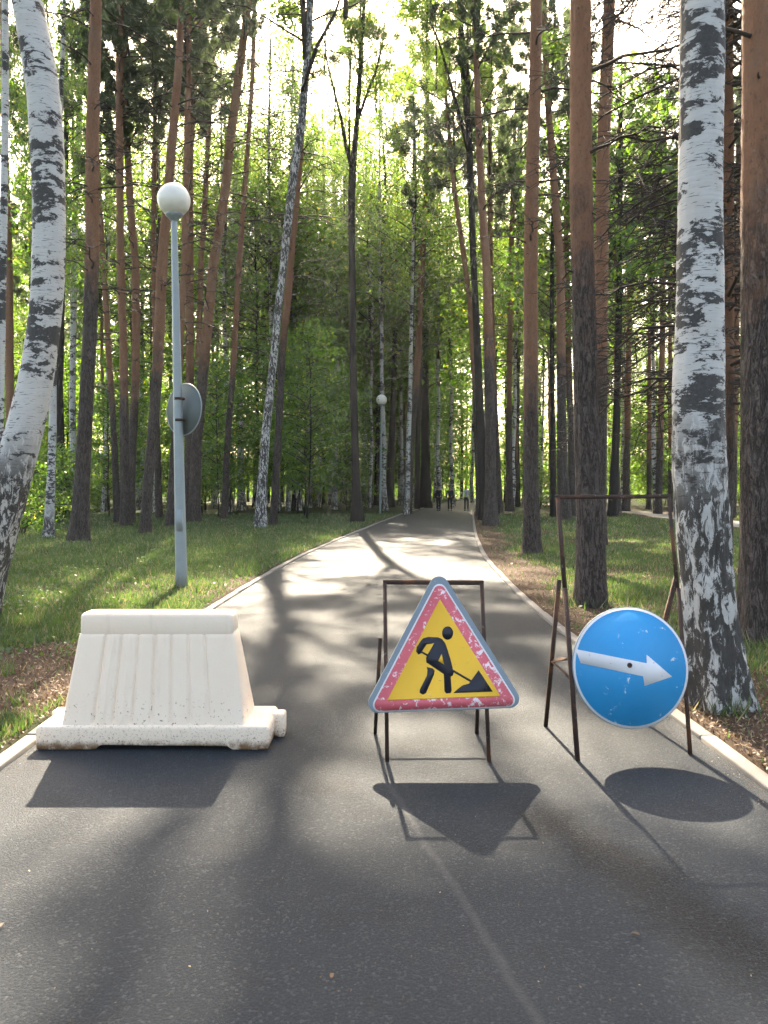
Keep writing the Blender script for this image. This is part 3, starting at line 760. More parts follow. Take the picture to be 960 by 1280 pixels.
def clump_crown(seed, h, r, nlimb=24, per=330, size=.11, single=False):
    """foliage gathered in dense clumps at the ends of long limbs, gaps between them"""
    g = np.random.default_rng(seed); mb = MB(); lb = MB(); pos = []
    lb.tube([(0, 0, -.3), (g.normal(0, .15), g.normal(0, .15), h * .5), (g.normal(0, .3), g.normal(0, .3), h * .96)], [.09, .055, .012], 5)
    for i in range(nlimb):
        u = (i + g.random()) / nlimb; z0 = h * (.02 + .9 * u); prof = (1 - u) ** .55 * min(1, .5 + u * 2)
        L = r * prof * g.uniform(.6 if single else .35, 1.2) + .3; az = i * 2.4 + g.normal(0, .5)
        p = limb_path((0, 0, z0), az, L, .8, .3, g); lb.tube(p, np.linspace(.035, .007, len(p)) * (1.2 - .7 * u), 4, False)
        for t in ((1.0,) if L < 1.3 or single else (.62, 1.0)):
            c = at(p, t) + g.normal(0, .2, 3); k = int(per * g.uniform(.5, 1.4)); R_ = g.uniform(.42, .82)
            d = unit(g.normal(size=(k, 3))) * (g.random((k, 1)) ** .45) * R_ * np.array([1.15, 1.15, .85]); pos.append(c + d)
            k2 = k // 7; pos.append(c + g.normal(0, 1, (k2, 3)) * R_ * .9 + np.array([0, 0, -.25]))
    leaf_quads(mb, np.vstack(pos), size, g, .78, .35, .3)
    return mb.mesh('clump_crown', M['birch_leaf']), lb.mesh('clump_limbs', M['twig'])
def sparse_crown(seed, h, r): return clump_crown(seed, h, r, 15, 760, .11, True)
CC = [clump_crown(600 + i, 10.0, 3.3) for i in range(3)]
QC = [sparse_crown(650 + i, 10.0, 3.9) for i in range(3)]
PC = [pine_crown(100 + i, 9.0, 2.9) for i in range(3)]
BC = [birch_crown(200 + i, 12.0, 2.9) for i in range(3)]
YC = [broad_crown(300 + i, 9.0, 2.3, .1, 50, (16, 11, 8, 6)[i], (.12, .15, .19, .23)[i]) for i in range(4)]
SC = [broad_crown(400 + i, 2.8, 1.3, .05, 26, 13, .10) for i in range(3)]
CROWN_H = {'pine': 9.0, 'birch': 12.0, 'broad': 9.0, 'shrub': 2.8, 'clump': 10.0, 'sparse': 10.0}
CROWNS = {'pine': PC, 'birch': BC, 'broad': YC, 'shrub': SC, 'clump': CC, 'sparse': QC}
def add_crown(parent, kind, i, loc_, hgt, width=1.0, rz=0.0):
    ml, mt = CROWNS[kind][i % len(CROWNS[kind])]
    c = link('crown', ml, parent, loc_); s = hgt / CROWN_H[kind]; c.scale = (s * width, s * width, s); c.rotation_euler = (0, 0, rz)
    link('limbs', mt, c); return c

# ------------------------------------------------------------------ trunks
def smooth_path(pts, step):
    pts = np.asarray(pts, float); z = pts[:, 2]
    zz = np.arange(z[0], z[-1] + step * .5, step)
    out = np.stack([np.interp(zz, z, pts[:, k]) for k in range(pts.shape[1])], 1)
    n = max(3, int(1.6 / step)) | 1; ker = np.hanning(n + 2)[1:-1]; ker /= ker.sum()
    for k in (0, 1, 3):
        if k < out.shape[1]:
            a = out[:, k]; lo = 2 * a[0] - a[1:n // 2 + 1][::-1]; hi = 2 * a[-1] - a[-n // 2:-1][::-1]
            ext = np.concatenate([lo, a, hi])
            if len(ext) >= len(a) + n - 1: out[:, k] = np.convolve(ext, ker, 'valid')[:len(a)]
    return out
def trunk_mesh(path, sides, kind, relief, seed):
    """path rows: x,y,z,r ; relief > 0 displaces the bark for real"""
    n = len(path); th = np.arange(sides) / sides * 2 * np.pi
    rad = np.repeat(path[:, 3:4], sides, 1)
    z = path[:, 2:3]
    flare = np.exp(-np.clip(z, 0, 99) / (2.2 * path[0, 3] + .05))
    lobes = 1 + flare * ((.02 if relief > .0105 else .2) + .16 * np.sin(th * 5 + seed) + .08 * np.sin(th * 3 + 1.7 * seed))[None]
    rad = rad * lobes
    if relief > 0:
        for i in range(n):
            for j in range(sides):
                a = th[j]; R0 = path[i, 3]
                x, y = math.cos(a) * R0, math.sin(a) * R0; zz = path[i, 2]
                if kind == 'pine':
                    v = mnoise.fractal(Vector((x * 26, y * 26, zz * 4.5 + seed)), .8, 2.2, 3) * (1 if zz < 4.5 else .5)
                    v += .6 * mnoise.noise(Vector((x * 6, y * 6, zz * 1.5)))
                else:
                    k = 1.5 if zz < 2.0 else .45
                    v = k * mnoise.fractal(Vector((x * 22, y * 22, zz * 5 + seed)), .8, 2.2, 3) + .7 * mnoise.noise(Vector((x * 5, y * 5, zz * 1.1 + seed)))
                rad[i, j] += relief * v
    else:
        ph = np.random.default_rng(seed).uniform(0, 6, 6)
        rad = rad * (1 + .05 * np.sin(th * 2 + ph[0])[None] * np.sin(z * 1.3 + ph[1]) + .035 * np.sin(th * 4 + ph[2])[None] * np.sin(z * 3.1 + ph[3]))
    V = np.stack([path[:, 0:1] + np.cos(th)[None] * rad, path[:, 1:2] + np.sin(th)[None] * rad, np.repeat(z, sides, 1)], -1).reshape(-1, 3)
    i = np.arange(n - 1)[:, None] * sides; j = np.arange(sides)[None]; j2 = (j + 1) % sides
    mb = MB(); mb.add(V, np.stack([i + j, i + j2, i + sides + j2, i + sides + j], -1).reshape(-1, 4))
    return mb
def dead_branches(mb, path, z0, z1, n, L, g, rise=.25, droop=.45, twigs=6, sub=0, thick=1.0):
    for i in range(n):
        z = g.uniform(z0, z1); k = min(len(path) - 1, int(np.searchsorted(path[:, 2], z))); c = path[k]
        az = g.uniform(0, 2 * math.pi); l = L * g.uniform(.45, 1.25)
        st = np.array([c[0] + math.cos(az) * c[3] * .7, c[1] + math.sin(az) * c[3] * .7, z])
        p = limb_path(st, az, l, rise * g.uniform(-.4, 1.6), droop * g.uniform(.2, 1.4), g, 8)
        mb.tube(p, np.linspace(.030, .007, 8) * thick * (l / L) ** .5, 4, False)
        for _ in range(int(twigs * g.uniform(.5, 1.4))):
            t = g.uniform(.25, .95); s = at(p, t); a2 = az + g.choice([-1, 1]) * g.uniform(.4, 1.2); l2 = l * (1 - t * .6) * g.uniform(.2, .5)
            q = limb_path(s, a2, l2, g.uniform(-.1, .5), g.uniform(0, .6), g, 4); mb.tube(q, np.linspace(.012, .005, 4) * thick, 3, False)
            for _ in range(sub):
                t2 = g.uniform(.3, 1); s2 = at(q, t2); q2 = limb_path(s2, a2 + g.normal(0, .9), l2 * g.uniform(.25, .6), g.uniform(-.5, .3), .2, g, 3)
                mb.tube(q2, [.007, .006, .003], 3, False)

TREES = []
def traced_tree(kind, pts, label, H=None, relief=0.0, sides=14, step=.5, bark=4.0, crown=None, crown_from=None, cw=.85, dead=(0, 0, 0, 1.6), D=None, seed=None, twigs=6, group=None, name=None, yb=None):
    """pts: (px, py, width px) up the trunk, first one its foot on the ground"""
    if crown_from is None: crown_from = .66 if kind == 'pine' else .58
    seed = len(TREES) + 11 if seed is None else seed
    g = np.random.default_rng(seed)
    D = depth(pts[0][1], .045) if D is None else D
    W = []
    for x, y, wd in pts:
        v = P(x, y, D); W.append([v.x, D, v.z, wd / 2 / F * D])
    W = np.array(W)
    W[0, 2] = .03
    zt = W[-1, 2]; H = max(H or 24, zt + 3.5)
    sl = (W[-1, 0] - W[-2, 0]) / max(.5, W[-1, 2] - W[-2, 2])
    ext = np.linspace(zt + 1.0, H, 5); ex = []
    hc = H * crown_from
    for z in ext:
        f = (z - zt) / (H - zt); ex.append([W[-1, 0] + sl * (z - zt) * (1 - .5 * f), D, z, W[-1, 3] + (.035 - W[-1, 3]) * f])
    W = np.vstack([W, ex])
    base = np.array([W[0, 0], D, 0, 0]); W = W - base
    yl = g.normal(0, .012)
    W[:, 1] += yl * W[:, 2]
    path = smooth_path(W, step); path = np.vstack([[path[0, 0], path[0, 1], -.2, path[0, 3]], path])
    nm = name or {'pine': 'pine_tree', 'birch': 'birch_tree', 'dark': 'deciduous_tree'}[kind]
    t = thing(nm, label, 'tree', (base[0], D, 0.0), 0, group)
    bm_ = {'pine': 'pine_bark', 'birch': 'birch_bark', 'dark': 'dark_bark'}[kind]
    o = trunk_mesh(path, sides, kind, relief, seed).build('trunk', M[bm_], t, True); o['bark_height'] = float(bark)
    if dead[0]:
        mb = MB(); dead_branches(mb, path[1:], dead[1], dead[2] + 2.5, int(dead[0] * 1.5), dead[3], g, twigs=twigs + 2); mb.build('branches', M['twig'], t)['kind'] = 'stuff'
    if relief > 0 and kind == 'pine':
        mb = MB(); dead_branches(mb, path[1:], 1.8, 9, 14, .13, g, twigs=0, thick=.75); mb.build('stubs', M['twig'], t)['kind'] = 'stuff'
    ck = crown or {'pine': 'pine', 'birch': 'birch', 'dark': 'birch'}[kind]
    if ck != 'none':
        k = int(np.searchsorted(path[:, 2], hc)); c = path[min(k, len(path) - 1)]
        add_crown(t, ck, seed, (c[0], c[1], hc), H - hc + .8, cw, g.uniform(0, 6.28))
    TREES.append((base[0], D)); return t, path

# --- near trees, bark in real relief
traced_tree('birch', [(-42, 782, 62), (-22, 715, 54), (-2, 650, 50), (14, 596, 48), (30, 543, 46), (43, 490, 42), (52, 436, 38), (59, 383, 38), (61, 330, 39), (62, 300, 39), (60, 213, 39), (55, 106, 39), (44, 50, 39), (33, 0, 35)],
    'thick bowed birch with white and black bark at the left edge', 19, .012, 56, .045, 2.1, 'birch', .62, .9)
traced_tree('birch', [(902, 880, 84), (897, 850, 74), (890, 800, 66), (885, 740, 62), (878, 660, 62), (875, 600, 63), (872, 520, 62), (874, 436, 60), (876, 330, 54), (875, 213, 51), (877, 106, 53), (878, 0, 50)],
    'large white-barked birch behind the round blue sign', 18, .011, 64, .035, 2.05, 'birch', .6, .8)
traced_tree('pine', [(739, 757, 37), (739, 690, 35), (739, 640, 34), (734, 543, 30), (733, 436, 29), (731, 330, 28), (729, 213, 28), (730, 106, 26), (730, 0, 25)],
    'thick straight pine with rough grey foot, seen through the tall trestle', 22, .010, 44, .06, 4.9, 'pine', .68, .85, (7, 6, 13, 1.6))
traced_tree('pine', [(954, 800, 56), (953, 740, 50), (952, 640, 48), (953, 436, 47), (954, 213, 46), (955, 0, 44)],
    'thick pine cut off by the right edge of the picture', 22, .010, 44, .06, 4.3, 'pine', .68, .85, (5, 6, 13, 1.5))
traced_tree('pine', [(665, 692, 22), (664, 640, 20), (663, 600, 19.5), (663, 470, 18), (662, 330, 17), (664, 213, 16), (667, 106, 14.5), (668, 0, 13.5)],
    'straight pine with bright orange upper bark on the right verge beside the path', 23, .007, 28, .09, 3.9, 'pine', .68, .85, (12, 7, 14, 2.2))
traced_tree('pine', [(99, 678, 25), (102, 620, 19), (106, 543, 17.5), (112, 436, 17), (116, 330, 17), (117, 170, 15.5), (122, 0, 14)],
    'dark footed pine just right of the bowed birch, forked branch near its top', 23, .008, 28, .1, 8.0, 'pine', .68, .85, (16, 7, 14.5, 2.4))
# --- behind it on the left
L = 'left verge'
traced_tree('birch', [(-9, 712, 14), (-3, 560, 11), (1, 330, 9), (3, 150, 8.5), (2, 0, 8)], 'slender birch half hidden at the very left edge behind the bowed birch', 20, bark=1.0)
traced_tree('pine', [(17, 648, 11), (13, 520, 9.5), (12, 330, 9), (8, 200, 8), (5, 60, 7)], 'thin orange pine glimpsed left of the bowed birch', 24, bark=4.0, dead=(10, 6, 14, 1.8))
traced_tree('birch', [(60, 672, 13), (64, 600, 10), (66, 540, 9), (67, 440, 8), (70, 300, 7), (76, 150, 6), (80, 60, 5)], 'young birch with pale foot between bowed birch and dark footed pine', 18, bark=1.0, crown_from=.4, cw=.7)
traced_tree('dark', [(81, 648, 11), (76, 560, 9), (75, 480, 8), (80, 300, 7), (84, 150, 6)], 'dark slim tree in shade just left of the dark footed pine', 20, crown='broad', crown_from=.4)
traced_tree('birch', [(93, 646, 9), (90, 500, 7.5), (93, 270, 7), (98, 150, 7), (103, 0, 6)], 'birch leaning right, its trunk appearing left of the dark footed pine top', 22, bark=1.5, crown_from=.5)
traced_tree('pine', [(147, 655, 9), (143, 543, 7.5), (137, 436, 7), (131, 330, 6.5), (127, 250, 6), (122, 150, 5.5)], 'thinnest pine of the clump of three, leaning left', 22, bark=5.5, dead=(10, 5, 14, 1.6))
traced_tree('pine', [(157, 658, 13), (155, 543, 11), (154, 436, 10), (150, 330, 9.5), (148, 170, 9), (148, 0, 8)], 'straight middle pine of the clump of three left of the lamp post', 25, bark=5.5, dead=(26, 7, 17, 2.0))
traced_tree('pine', [(163, 655, 11), (164, 580, 10), (168, 490, 10), (169, 400, 10), (168, 330, 9.5), (162, 270, 9), (157, 190, 8), (154, 100, 7)], 'bowed right-hand pine of the clump of three left of the lamp post', 24, bark=5.5, dead=(22, 6, 16, 2.0))
traced_tree('pine', [(181, 668, 14), (185, 600, 12.5), (191, 543, 13), (198, 436, 13), (202, 330, 13), (209, 250, 11.5), (215, 170, 11), (223, 80, 9), (226, 0, 8)], 'pine leaning right just left of the lamp post', 25, .005, 22, .12, 6.0, 'pine', .68, .85, (20, 8, 17, 2.2))
traced_tree('pine', [(199, 648, 9), (196, 500, 7), (194, 300, 6), (197, 150, 5.5), (200, 0, 5)], 'very thin pine rising behind the leaning one left of the lamp globe', 27, bark=8, dead=(20, 9, 20, 1.6))
traced_tree('pine', [(213, 658, 12), (218, 560, 10), (222, 480, 9), (229, 330, 8), (233, 110, 7.5), (234, 0, 7)], 'pine with dark foot standing right behind the near lamp post', 26, bark=6.5, dead=(22, 8, 18, 2.0))
traced_tree('pine', [(236, 650, 12), (238, 480, 10.5), (238, 330, 10), (238, 200, 10), (244, 110, 9), (254, 0, 8)], 'pine bending right at the top, right of the lamp globe', 27, bark=7, dead=(22, 8, 19, 2.2))
traced_tree('pine', [(243, 653, 15), (245, 560, 13), (253, 480, 12.5), (267, 330, 12), (282, 240, 11.5), (290, 160, 11), (301, 80, 10), (312, 0, 8)], 'long pine leaning right from behind the round grey sign back', 28, .006, 24, .12, 7.5, 'pine', .76, .6, (40, 8, 20, 2.8))
traced_tree('pine', [(246, 643, 9), (247, 450, 7.5), (250, 320, 7), (255, 240, 6.5), (260, 130, 6), (267, 0, 5)], 'thin straight pine between the bending and the long leaning pine', 29, bark=9, dead=(20, 10, 21, 1.8))
traced_tree('pine', [(280, 649, 9), (285, 543, 7.5), (292, 460, 7.5), (299, 330, 7), (309, 200, 6), (316, 100, 5.5), (319, 0, 5)], 'thin pine leaning right beyond the long leaning pine', 28, bark=7.5, crown_from=.82, cw=.6, dead=(28, 8, 20, 2.2))
traced_tree('birch', [(302, 638, 12), (301, 600, 9), (300, 500, 8), (298, 430, 7), (291, 340, 6.5), (292, 240, 6), (300, 200, 5)], 'white stemmed birch between two thin leaning pines', 24, bark=1.2, crown_from=.5)
traced_tree('birch', [(325, 660, 15), (328, 600, 12), (332, 543, 11), (343, 436, 9.5), (348, 380, 9), (354, 330, 9.5), (361, 266, 10.5), (367, 213, 10.5), (376, 160, 10.5), (383, 80, 9), (388, 0, 8)], 'birch leaning right with dark rough top, left of the forked tree', 29, .005, 22, .12, 30, 'sparse', .62, 1.0, (14, 12, 20, 2.6))
add_crown(bpy.data.objects[[o.name for o in COL.objects if o.name.startswith('birch_tree')][-1]], 'sparse', 2, (3.4, 0, 20.0), 9.0, 1.0, 1.9)  # extra crown, added to cast shade on the near right of the path
mb = MB(); mb.tube([(1.72, 0, 16.9), (2.25, .05, 18.6), (3.0, 0, 19.9), (3.5, 0, 21.5)], [.09, .075, .06, .04], 7); mb.build('branch', M['dark_bark'], bpy.data.objects[[o.name for o in COL.objects if o.name.startswith('birch_tree')][-1]], True)  # added bough, joins the extra shading crown to the trunk
traced_tree('pine', [(341, 657, 10), (345, 600, 9), (348, 543, 9), (353, 436, 9), (361, 360, 9.5), (364, 320, 8), (371, 250, 7), (376, 190, 6.5), (382, 80, 6)], 'pine crossing behind the leaning birch, left of the forked tree', 27, bark=8, crown_from=.83, cw=.5, dead=(30, 9, 20, 2.8))
traced_tree('dark', [(372, 638, 13), (370, 560, 11), (368, 450, 9), (366, 330, 7)], 'dark trunk wrapped in green leaves left of the forked tree', 18, crown='broad', crown_from=.25, cw=1.0)
traced_tree('birch', [(418, 637, 8), (419, 590, 6.5), (420, 540, 6), (421, 430, 5)], 'small birch standing in shade left of the forked tree foot', 16, bark=1.0, crown_from=.35, cw=.8)
# forked tree at the path edge
ft, fp = traced_tree('dark', [(447, 653, 15), (445, 600, 10), (442, 500, 9), (441, 436, 8.5), (440, 330, 8.5), (439, 270, 8.5), (440, 215, 9), (446, 150, 6), (449, 100, 5.5), (455, 0, 4.5)],
    'dark forked tree at the left edge of the path, alone against the light', 30, crown='sparse', crown_from=.64, cw=1.0)
mb = MB(); Df = depth(653, .045)
for line, r0, r1 in (([(439, 208), (432, 180), (426, 145), (416, 105), (408, 72), (404, 40)], .10, .03), ([(447, 150), (458, 118), (470, 85), (478, 50), (482, 10)], .08, .03), ([(437, 205), (436, 150), (437, 90), (433, 30)], .05, .02)):
    p = np.array([list(P(x, y, Df)) for x, y in line]) - np.array([fp[1, 0] * 0 + ft.location.x, ft.location.y, 0]); p[:, 1] += np.linspace(0, .5, len(p))
    mb = MB(); mb.tube(p, np.linspace(r0, r1, len(p)), 7); mb.build('branch', M['dark_bark'], ft, True)
for x, y, hgt in ((404, 40, 5.0), (482, 30, 5.0), (436, 60, 4.0)):
    v = P(x, y, Df) - Vector(ft.location); add_crown(ft, 'sparse', x, (v.x, v.y + .5, v.z - 1.5), hgt, 1.0)
# --- middle
traced_tree('dark', [(487, 634, 11), (489, 560, 8.5), (492, 500, 7.5), (494, 400, 6.5), (497, 250, 5)], 'grey slim trunk just right of the distant lamp post', 24, crown='birch', crown_from=.5)
traced_tree('dark', [(470, 632, 6), (473, 500, 4.5), (480, 420, 4)], 'thin dark sapling leaning over the distant lamp globe', 15, crown='broad', crown_from=.3)
traced_tree('pine', [(509, 641, 10), (514, 543, 9), (519, 490, 9), (523, 436, 8), (526, 350, 7.5), (531, 266, 6), (534, 160, 5)], 'orange pine leaning right, left of the three walkers', 28, bark=8, dead=(20, 9, 20, 2.4))
traced_tree('dark', [(521, 636, 7), (522, 560, 6), (525, 450, 5.5), (530, 300, 5)], 'thin dark trunk between leaning orange pine and the wide dark trunk', 22, crown='birch', crown_from=.45)
traced_tree('dark', [(532, 634, 14), (532, 560, 11), (531, 460, 9), (530, 330, 7)], 'wide dark trunk left of the three walkers', 24, crown='broad', crown_from=.3, cw=1.3)
# --- right of the path
Rr_ = traced_tree('dark', [(607, 650, 15), (604, 600, 11), (601, 543, 11), (597, 436, 9), (592, 330, 8), (588, 213, 8), (586, 160, 8), (580, 100, 8), (577, 50, 8), (575, 0, 7)], 'dark trunk leaning left over the path bend', 29, crown='sparse', crown_from=.6, cw=1.1)
mb = MB(); Dr = depth(650, .045)
for line, r0, r1 in (([(586, 190), (575, 150), (563, 110), (548, 60), (532, 25)], .11, .03), ([(583, 125), (596, 90), (612, 60)], .06, .02)):
    p = np.array([list(P(x, y, Dr)) for x, y in line]) - np.array(list(Rr_[0].location)); p[:, 1] += np.linspace(0, -.6, len(p)); mb = MB(); mb.tube(p, np.linspace(r0, r1, len(p)), 6); mb.build('branch', M['dark_bark'], Rr_[0], True)
for x, y, hgt in ((532, 25, 4.5), (545, 45, 3.5), (612, 60, 3.5)):
    v = P(x, y, Dr) - Vector(Rr_[0].location); add_crown(Rr_[0], 'sparse', x, (v.x, v.y - .6, v.z - 1.6), hgt, 1.1)
traced_tree('pine', [(600, 645, 9), (595, 500, 7), (588, 380, 6.5), (582, 330, 6.5), (573, 266, 6), (566, 213, 5.5), (560, 140, 5)], 'thin orange pine leaning left beside the dark leaning trunk', 27, bark=8, dead=(12, 10, 20, 2.0))
traced_tree('pine', [(613, 657, 18), (613, 600, 14), (613, 543, 13), (611, 436, 11.5), (608, 330, 10.5), (605, 300, 10), (600, 213, 9), (597, 130, 8), (593, 30, 6)], 'pine at the right kerb where the path bends', 27, .006, 24, .12, 7.5, 'pine', .68, .85, (14, 9, 19, 2.4))
traced_tree('pine', [(623, 643, 12), (620, 560, 9), (615, 430, 7.5), (613, 330, 6.5), (612, 200, 6)], 'pine half hidden close behind the one at the right kerb', 26, bark=8, dead=(12, 8, 18, 2.0))
traced_tree('pine', [(637, 639, 10), (636, 543, 7), (637, 436, 7), (638, 330, 6.5), (642, 200, 5.5)], 'thin pine between the kerb pine and the bright orange pine', 27, bark=7, dead=(20, 8, 20, 2.0))
traced_tree('dark', [(646, 632, 9), (645, 540, 7.5), (647, 430, 7), (649, 300, 7), (650, 150, 6)], 'dark leafy trunk just left of the bright orange pine', 26, crown='birch', crown_from=.4)
traced_tree('dark', [(692, 647, 9), (691, 500, 6), (690, 400, 5.5), (691, 300, 5)], 'thin dark stem left of the double pine in the right wood', 20, crown='broad', crown_from=.35)
traced_tree('pine', [(706, 650, 17), (703, 580, 13), (702, 500, 11.5), (701, 330, 10.5), (692, 213, 9), (684, 106, 8), (681, 0, 7)], 'pine leaning left at the top, midway between the two straight pines', 28, .006, 24, .12, 8.0, 'pine', .68, .85, (26, 8, 20, 2.4))
traced_tree('pine', [(717, 646, 10), (712, 500, 8), (707, 300, 7), (711, 150, 6)], 'thin pine close left of the thick straight pine', 26, bark=8, dead=(18, 8, 19, 2.0))
traced_tree('pine', [(747, 681, 20), (749, 600, 17.5), (750, 500, 17), (751, 300, 16.5), (752, 213, 16), (756, 106, 15.5), (760, 0, 14)], 'orange pine hidden behind the thick straight pine, showing at its right', 24, .006, 26, .1, 5.0, 'pine', .68, .85, (8, 8, 15, 2.0))
traced_tree('dark', [(765, 646, 12), (769, 570, 10), (771, 520, 9), (774, 380, 7.5), (776, 200, 6)], 'dark trunk right of the thick straight pine, low in the frame', 24, crown='broad', crown_from=.3)
traced_tree('pine', [(782, 639, 9), (784, 540, 7.5), (785, 430, 7), (787, 250, 6)], 'slim pine in the right wood above the side path', 25, bark=5, dead=(18, 5, 18, 1.8))
traced_tree('pine', [(811, 637, 6), (812, 500, 5), (813, 350, 4.5)], 'thin orange pine far back in the right wood', 25, bark=4, dead=(10, 6, 18, 1.6))
traced_tree('pine', [(823, 643, 9), (825, 540, 7.5), (827, 430, 7), (829, 250, 6)], 'orange pine left of the large birch beside the side path', 25, bark=4.5, dead=(18, 5, 18, 1.8))
traced_tree('pine', [(838, 638, 6), (838, 500, 5), (838, 350, 4.5)], 'very thin pine close left of the large birch', 24, bark=4, dead=(10, 6, 18, 1.6))
traced_tree('pine', [(916, 648, 8), (918, 560, 6.5), (920, 480, 6), (922, 300, 5.5)], 'thin orange pine between the large birch and the right-edge pine', 25, bark=4, dead=(14, 5, 18, 1.8))
# pine with a dense fan of dead branches behind the right-hand birch
tt_, pth = traced_tree('pine', [(903, 735, 22), (906, 640, 18), (908, 543, 17), (907, 330, 16), (905, 100, 15), (904, 0, 14)], 'pine with dense dead dark branches hidden behind the large birch', 21, bark=3.0, crown='pine', crown_from=.62, D=depth(735, .045))
g = np.random.default_rng(77); mb = MB()
dead_branches(mb, pth[1:], 2.9, 10.5, 170, 2.4, g, rise=.25, droop=.62, twigs=14, sub=4, thick=.95)
mb.build('branches', M['twig'], tt_)['kind'] = 'stuff'

# how the boughs over the path are turned: their gaps let the sun flecks through
bpy.context.view_layer.update()
def arrange(label, spec):
    t = next(o for o in COL.objects if o.get('label', '').startswith(label))
    for c, (q, wd, rz) in zip(sorted((c for c in t.children if c.name.startswith('crown')), key=lambda c: c.name), spec):
        c.data = QC[q][0]; c.children[0].data = QC[q][1]; c.scale = (c.scale.z * wd, c.scale.z * wd, c.scale.z); c.rotation_euler = (0, 0, rz)
arrange('birch leaning right with dark rough top', ((1, 1.25, 3.142), (2, 1.25, 5.026)))
arrange('dark forked tree', ((2, .7, 4.398), (1, 1.0, 0.0), (0, .7, 5.655), (0, 1.25, 4.398)))
arrange('dark trunk leaning left over', ((2, 1.0, 1.257), (0, 1.25, 0.0)))

def airy(label, spots):
    t = next(o for o in COL.objects if o.get('label', '').startswith(label)); D_ = t.location.y
    for i, (x, y, hgt, wd) in enumerate(spots):
        v = P(x, y, D_) - Vector(t.location); add_crown(t, 'birch', i, (v.x, .3, v.z - 1.6), hgt, wd, i * 2.1)
airy('dark forked tree', ((418, 110, 4.6, 1.3), (470, 88, 4.6, 1.3), (437, 120, 4.2, 1.2), (453, 40, 4.5, 1.3)))
airy('dark trunk leaning left over', ((562, 108, 4.6, 1.4), (546, 62, 4.6, 1.4), (530, 30, 4.0, 1.5), (598, 90, 4.6, 1.3)))

# ------------------------------------------------------------------ filler wood: straight trunks sharing meshes, same crowns
def straight(kind, H, r, seed):
    g = np.random.default_rng(seed); n = 14
    z = np.linspace(-.2, H, n); b = g.normal(0, .35, 2)
    path = np.stack([b[0] * np.sin(z / H * 2.5) + g.normal(0, .04, n), b[1] * np.sin(z / H * 2), z, r * (1 - .75 * np.clip(z, 0, H) / H)], 1)
    m = trunk_mesh(path, 10, kind, 0, seed).mesh(kind + '_trunk', M[{'pine': 'pine_bark', 'birch': 'birch_bark', 'dark': 'dark_bark', 'young': 'dark_bark'}[kind]], True)
    d = None
    if kind in ('pine', 'dark'):
        mb = MB(); dead_branches(mb, path, H * .25, H * .62, 26 if kind == 'pine' else 14, 2.0, g, twigs=4); d = mb.mesh(kind + '_branches', M['twig'])
    return m, path, d
TR = {k: [straight(k, h, r, 500 + i + s) for i in range(3)] for k, h, r, s in (('pine', 24, .17, 0), ('birch', 21, .12, 10), ('dark', 19, .11, 20), ('young', 9.5, .05, 30))}
FILL = {'pine': ('pine_tree', 'pine', .62, 1.0), 'birch': ('birch_tree', 'birch', .42, 1.05), 'dark': ('deciduous_tree', 'broad', .35, 1.35), 'young': ('young_tree', 'broad', .05, 1.0)}
HT = {'pine': 24, 'birch': 21, 'dark': 19, 'young': 9.5}
SECT = ((40, 'behind the bowed birch'), (130, 'behind the dark footed pine'), (176, 'behind the clump of three pines'), (232, 'behind the near lamp post'), (275, 'behind the long leaning pine'), (318, 'behind the white stemmed birch'), (362, 'behind the leaning birch with dark top'), (432, 'in the green gap left of the forked tree'), (466, 'behind the forked tree'), (503, 'behind the distant lamp post'), (545, 'behind the leaning orange pine'), (592, 'above the three walkers'),
        (628, 'behind the pine at the right kerb'), (658, 'left of the bright orange pine'), (695, 'behind the bright orange pine'), (724, 'behind the pine leaning left'), (762, 'behind the thick straight pine'), (800, 'right of the thick straight pine'), (845, 'left of the large birch'), (915, 'behind the large birch'), (9999, 'behind the right-edge pine'))
WHAT = {'young': 'leafy young tree', 'birch': 'slender birch', 'pine': 'straight pine', 'dark': 'dark stemmed tree'}
def filler(kind, x, y, s, i, label, group):
    if group != 'tall birches in the middle distance':
        ph = next(b for a, b in SECT if 480 + x / y * F < a); far = 'nearer ' if y < 56 else 'far ' if y > 76 else ''
        label = far + WHAT[kind] + ' of the background, ' + ph; group = '%s%ss %s' % (far, WHAT[kind], ph)
    m, path, d = TR[kind][i % 3]; nm, ck, cf, cw = FILL[kind]
    t = thing(nm, label, 'tree', (x, y, 0), (i * 2.399) % 6.283, group); t.scale = (s, s, s)
    o = link('trunk', m, t); o['bark_height'] = 4.0 + (i % 5) * .9 if kind == 'pine' else 1.1
    if d is not None: link('branches', d, t)['kind'] = 'stuff'
    H = HT[kind]; hc = H * cf; k = min(len(path) - 1, int(np.searchsorted(path[:, 2], hc)))
    add_crown(t, ck, i, (path[k, 0], path[k, 1], hc), H - hc + .6, cw, i * 1.7)
    TREES.append((x, y)); return t
def free(x, y, dmin=1.0):
    if y < 50 and abs(480 + x / y * F - 476) < 58: return False
    if abs(x - float(CX(y))) < HW + 1.2: return False
    if abs(x - float(side_x(y))) < 2.0 and y < 110 and y > 16: return False
    return all((x - a) ** 2 + (y - b) ** 2 > dmin * dmin for a, b in TREES)
g = np.random.default_rng(91)
def scatter(kind, n, xr, yr, label, group, smin=.85, smax=1.15, dmin=1.3, test=None):
    k = 0; tries = 0
    while k < n and tries < n * 60:
        tries += 1
        y = g.uniform(*yr); x = g.uniform(xr[0] * y if abs(xr[0]) < 2 else xr[0], xr[1] * y if abs(xr[1]) < 2 else xr[1])
        if not free(x, y, dmin) or (test and not test(x, y)): continue
        if kind != 'young' and y < 60 and 375 < 480 + x / y * F < 490: continue
        filler(kind, x, y, g.uniform(smin, smax), int(g.integers(0, 99)), label, group); k += 1
left = lambda x, y: x < float(CX(y)) - 4
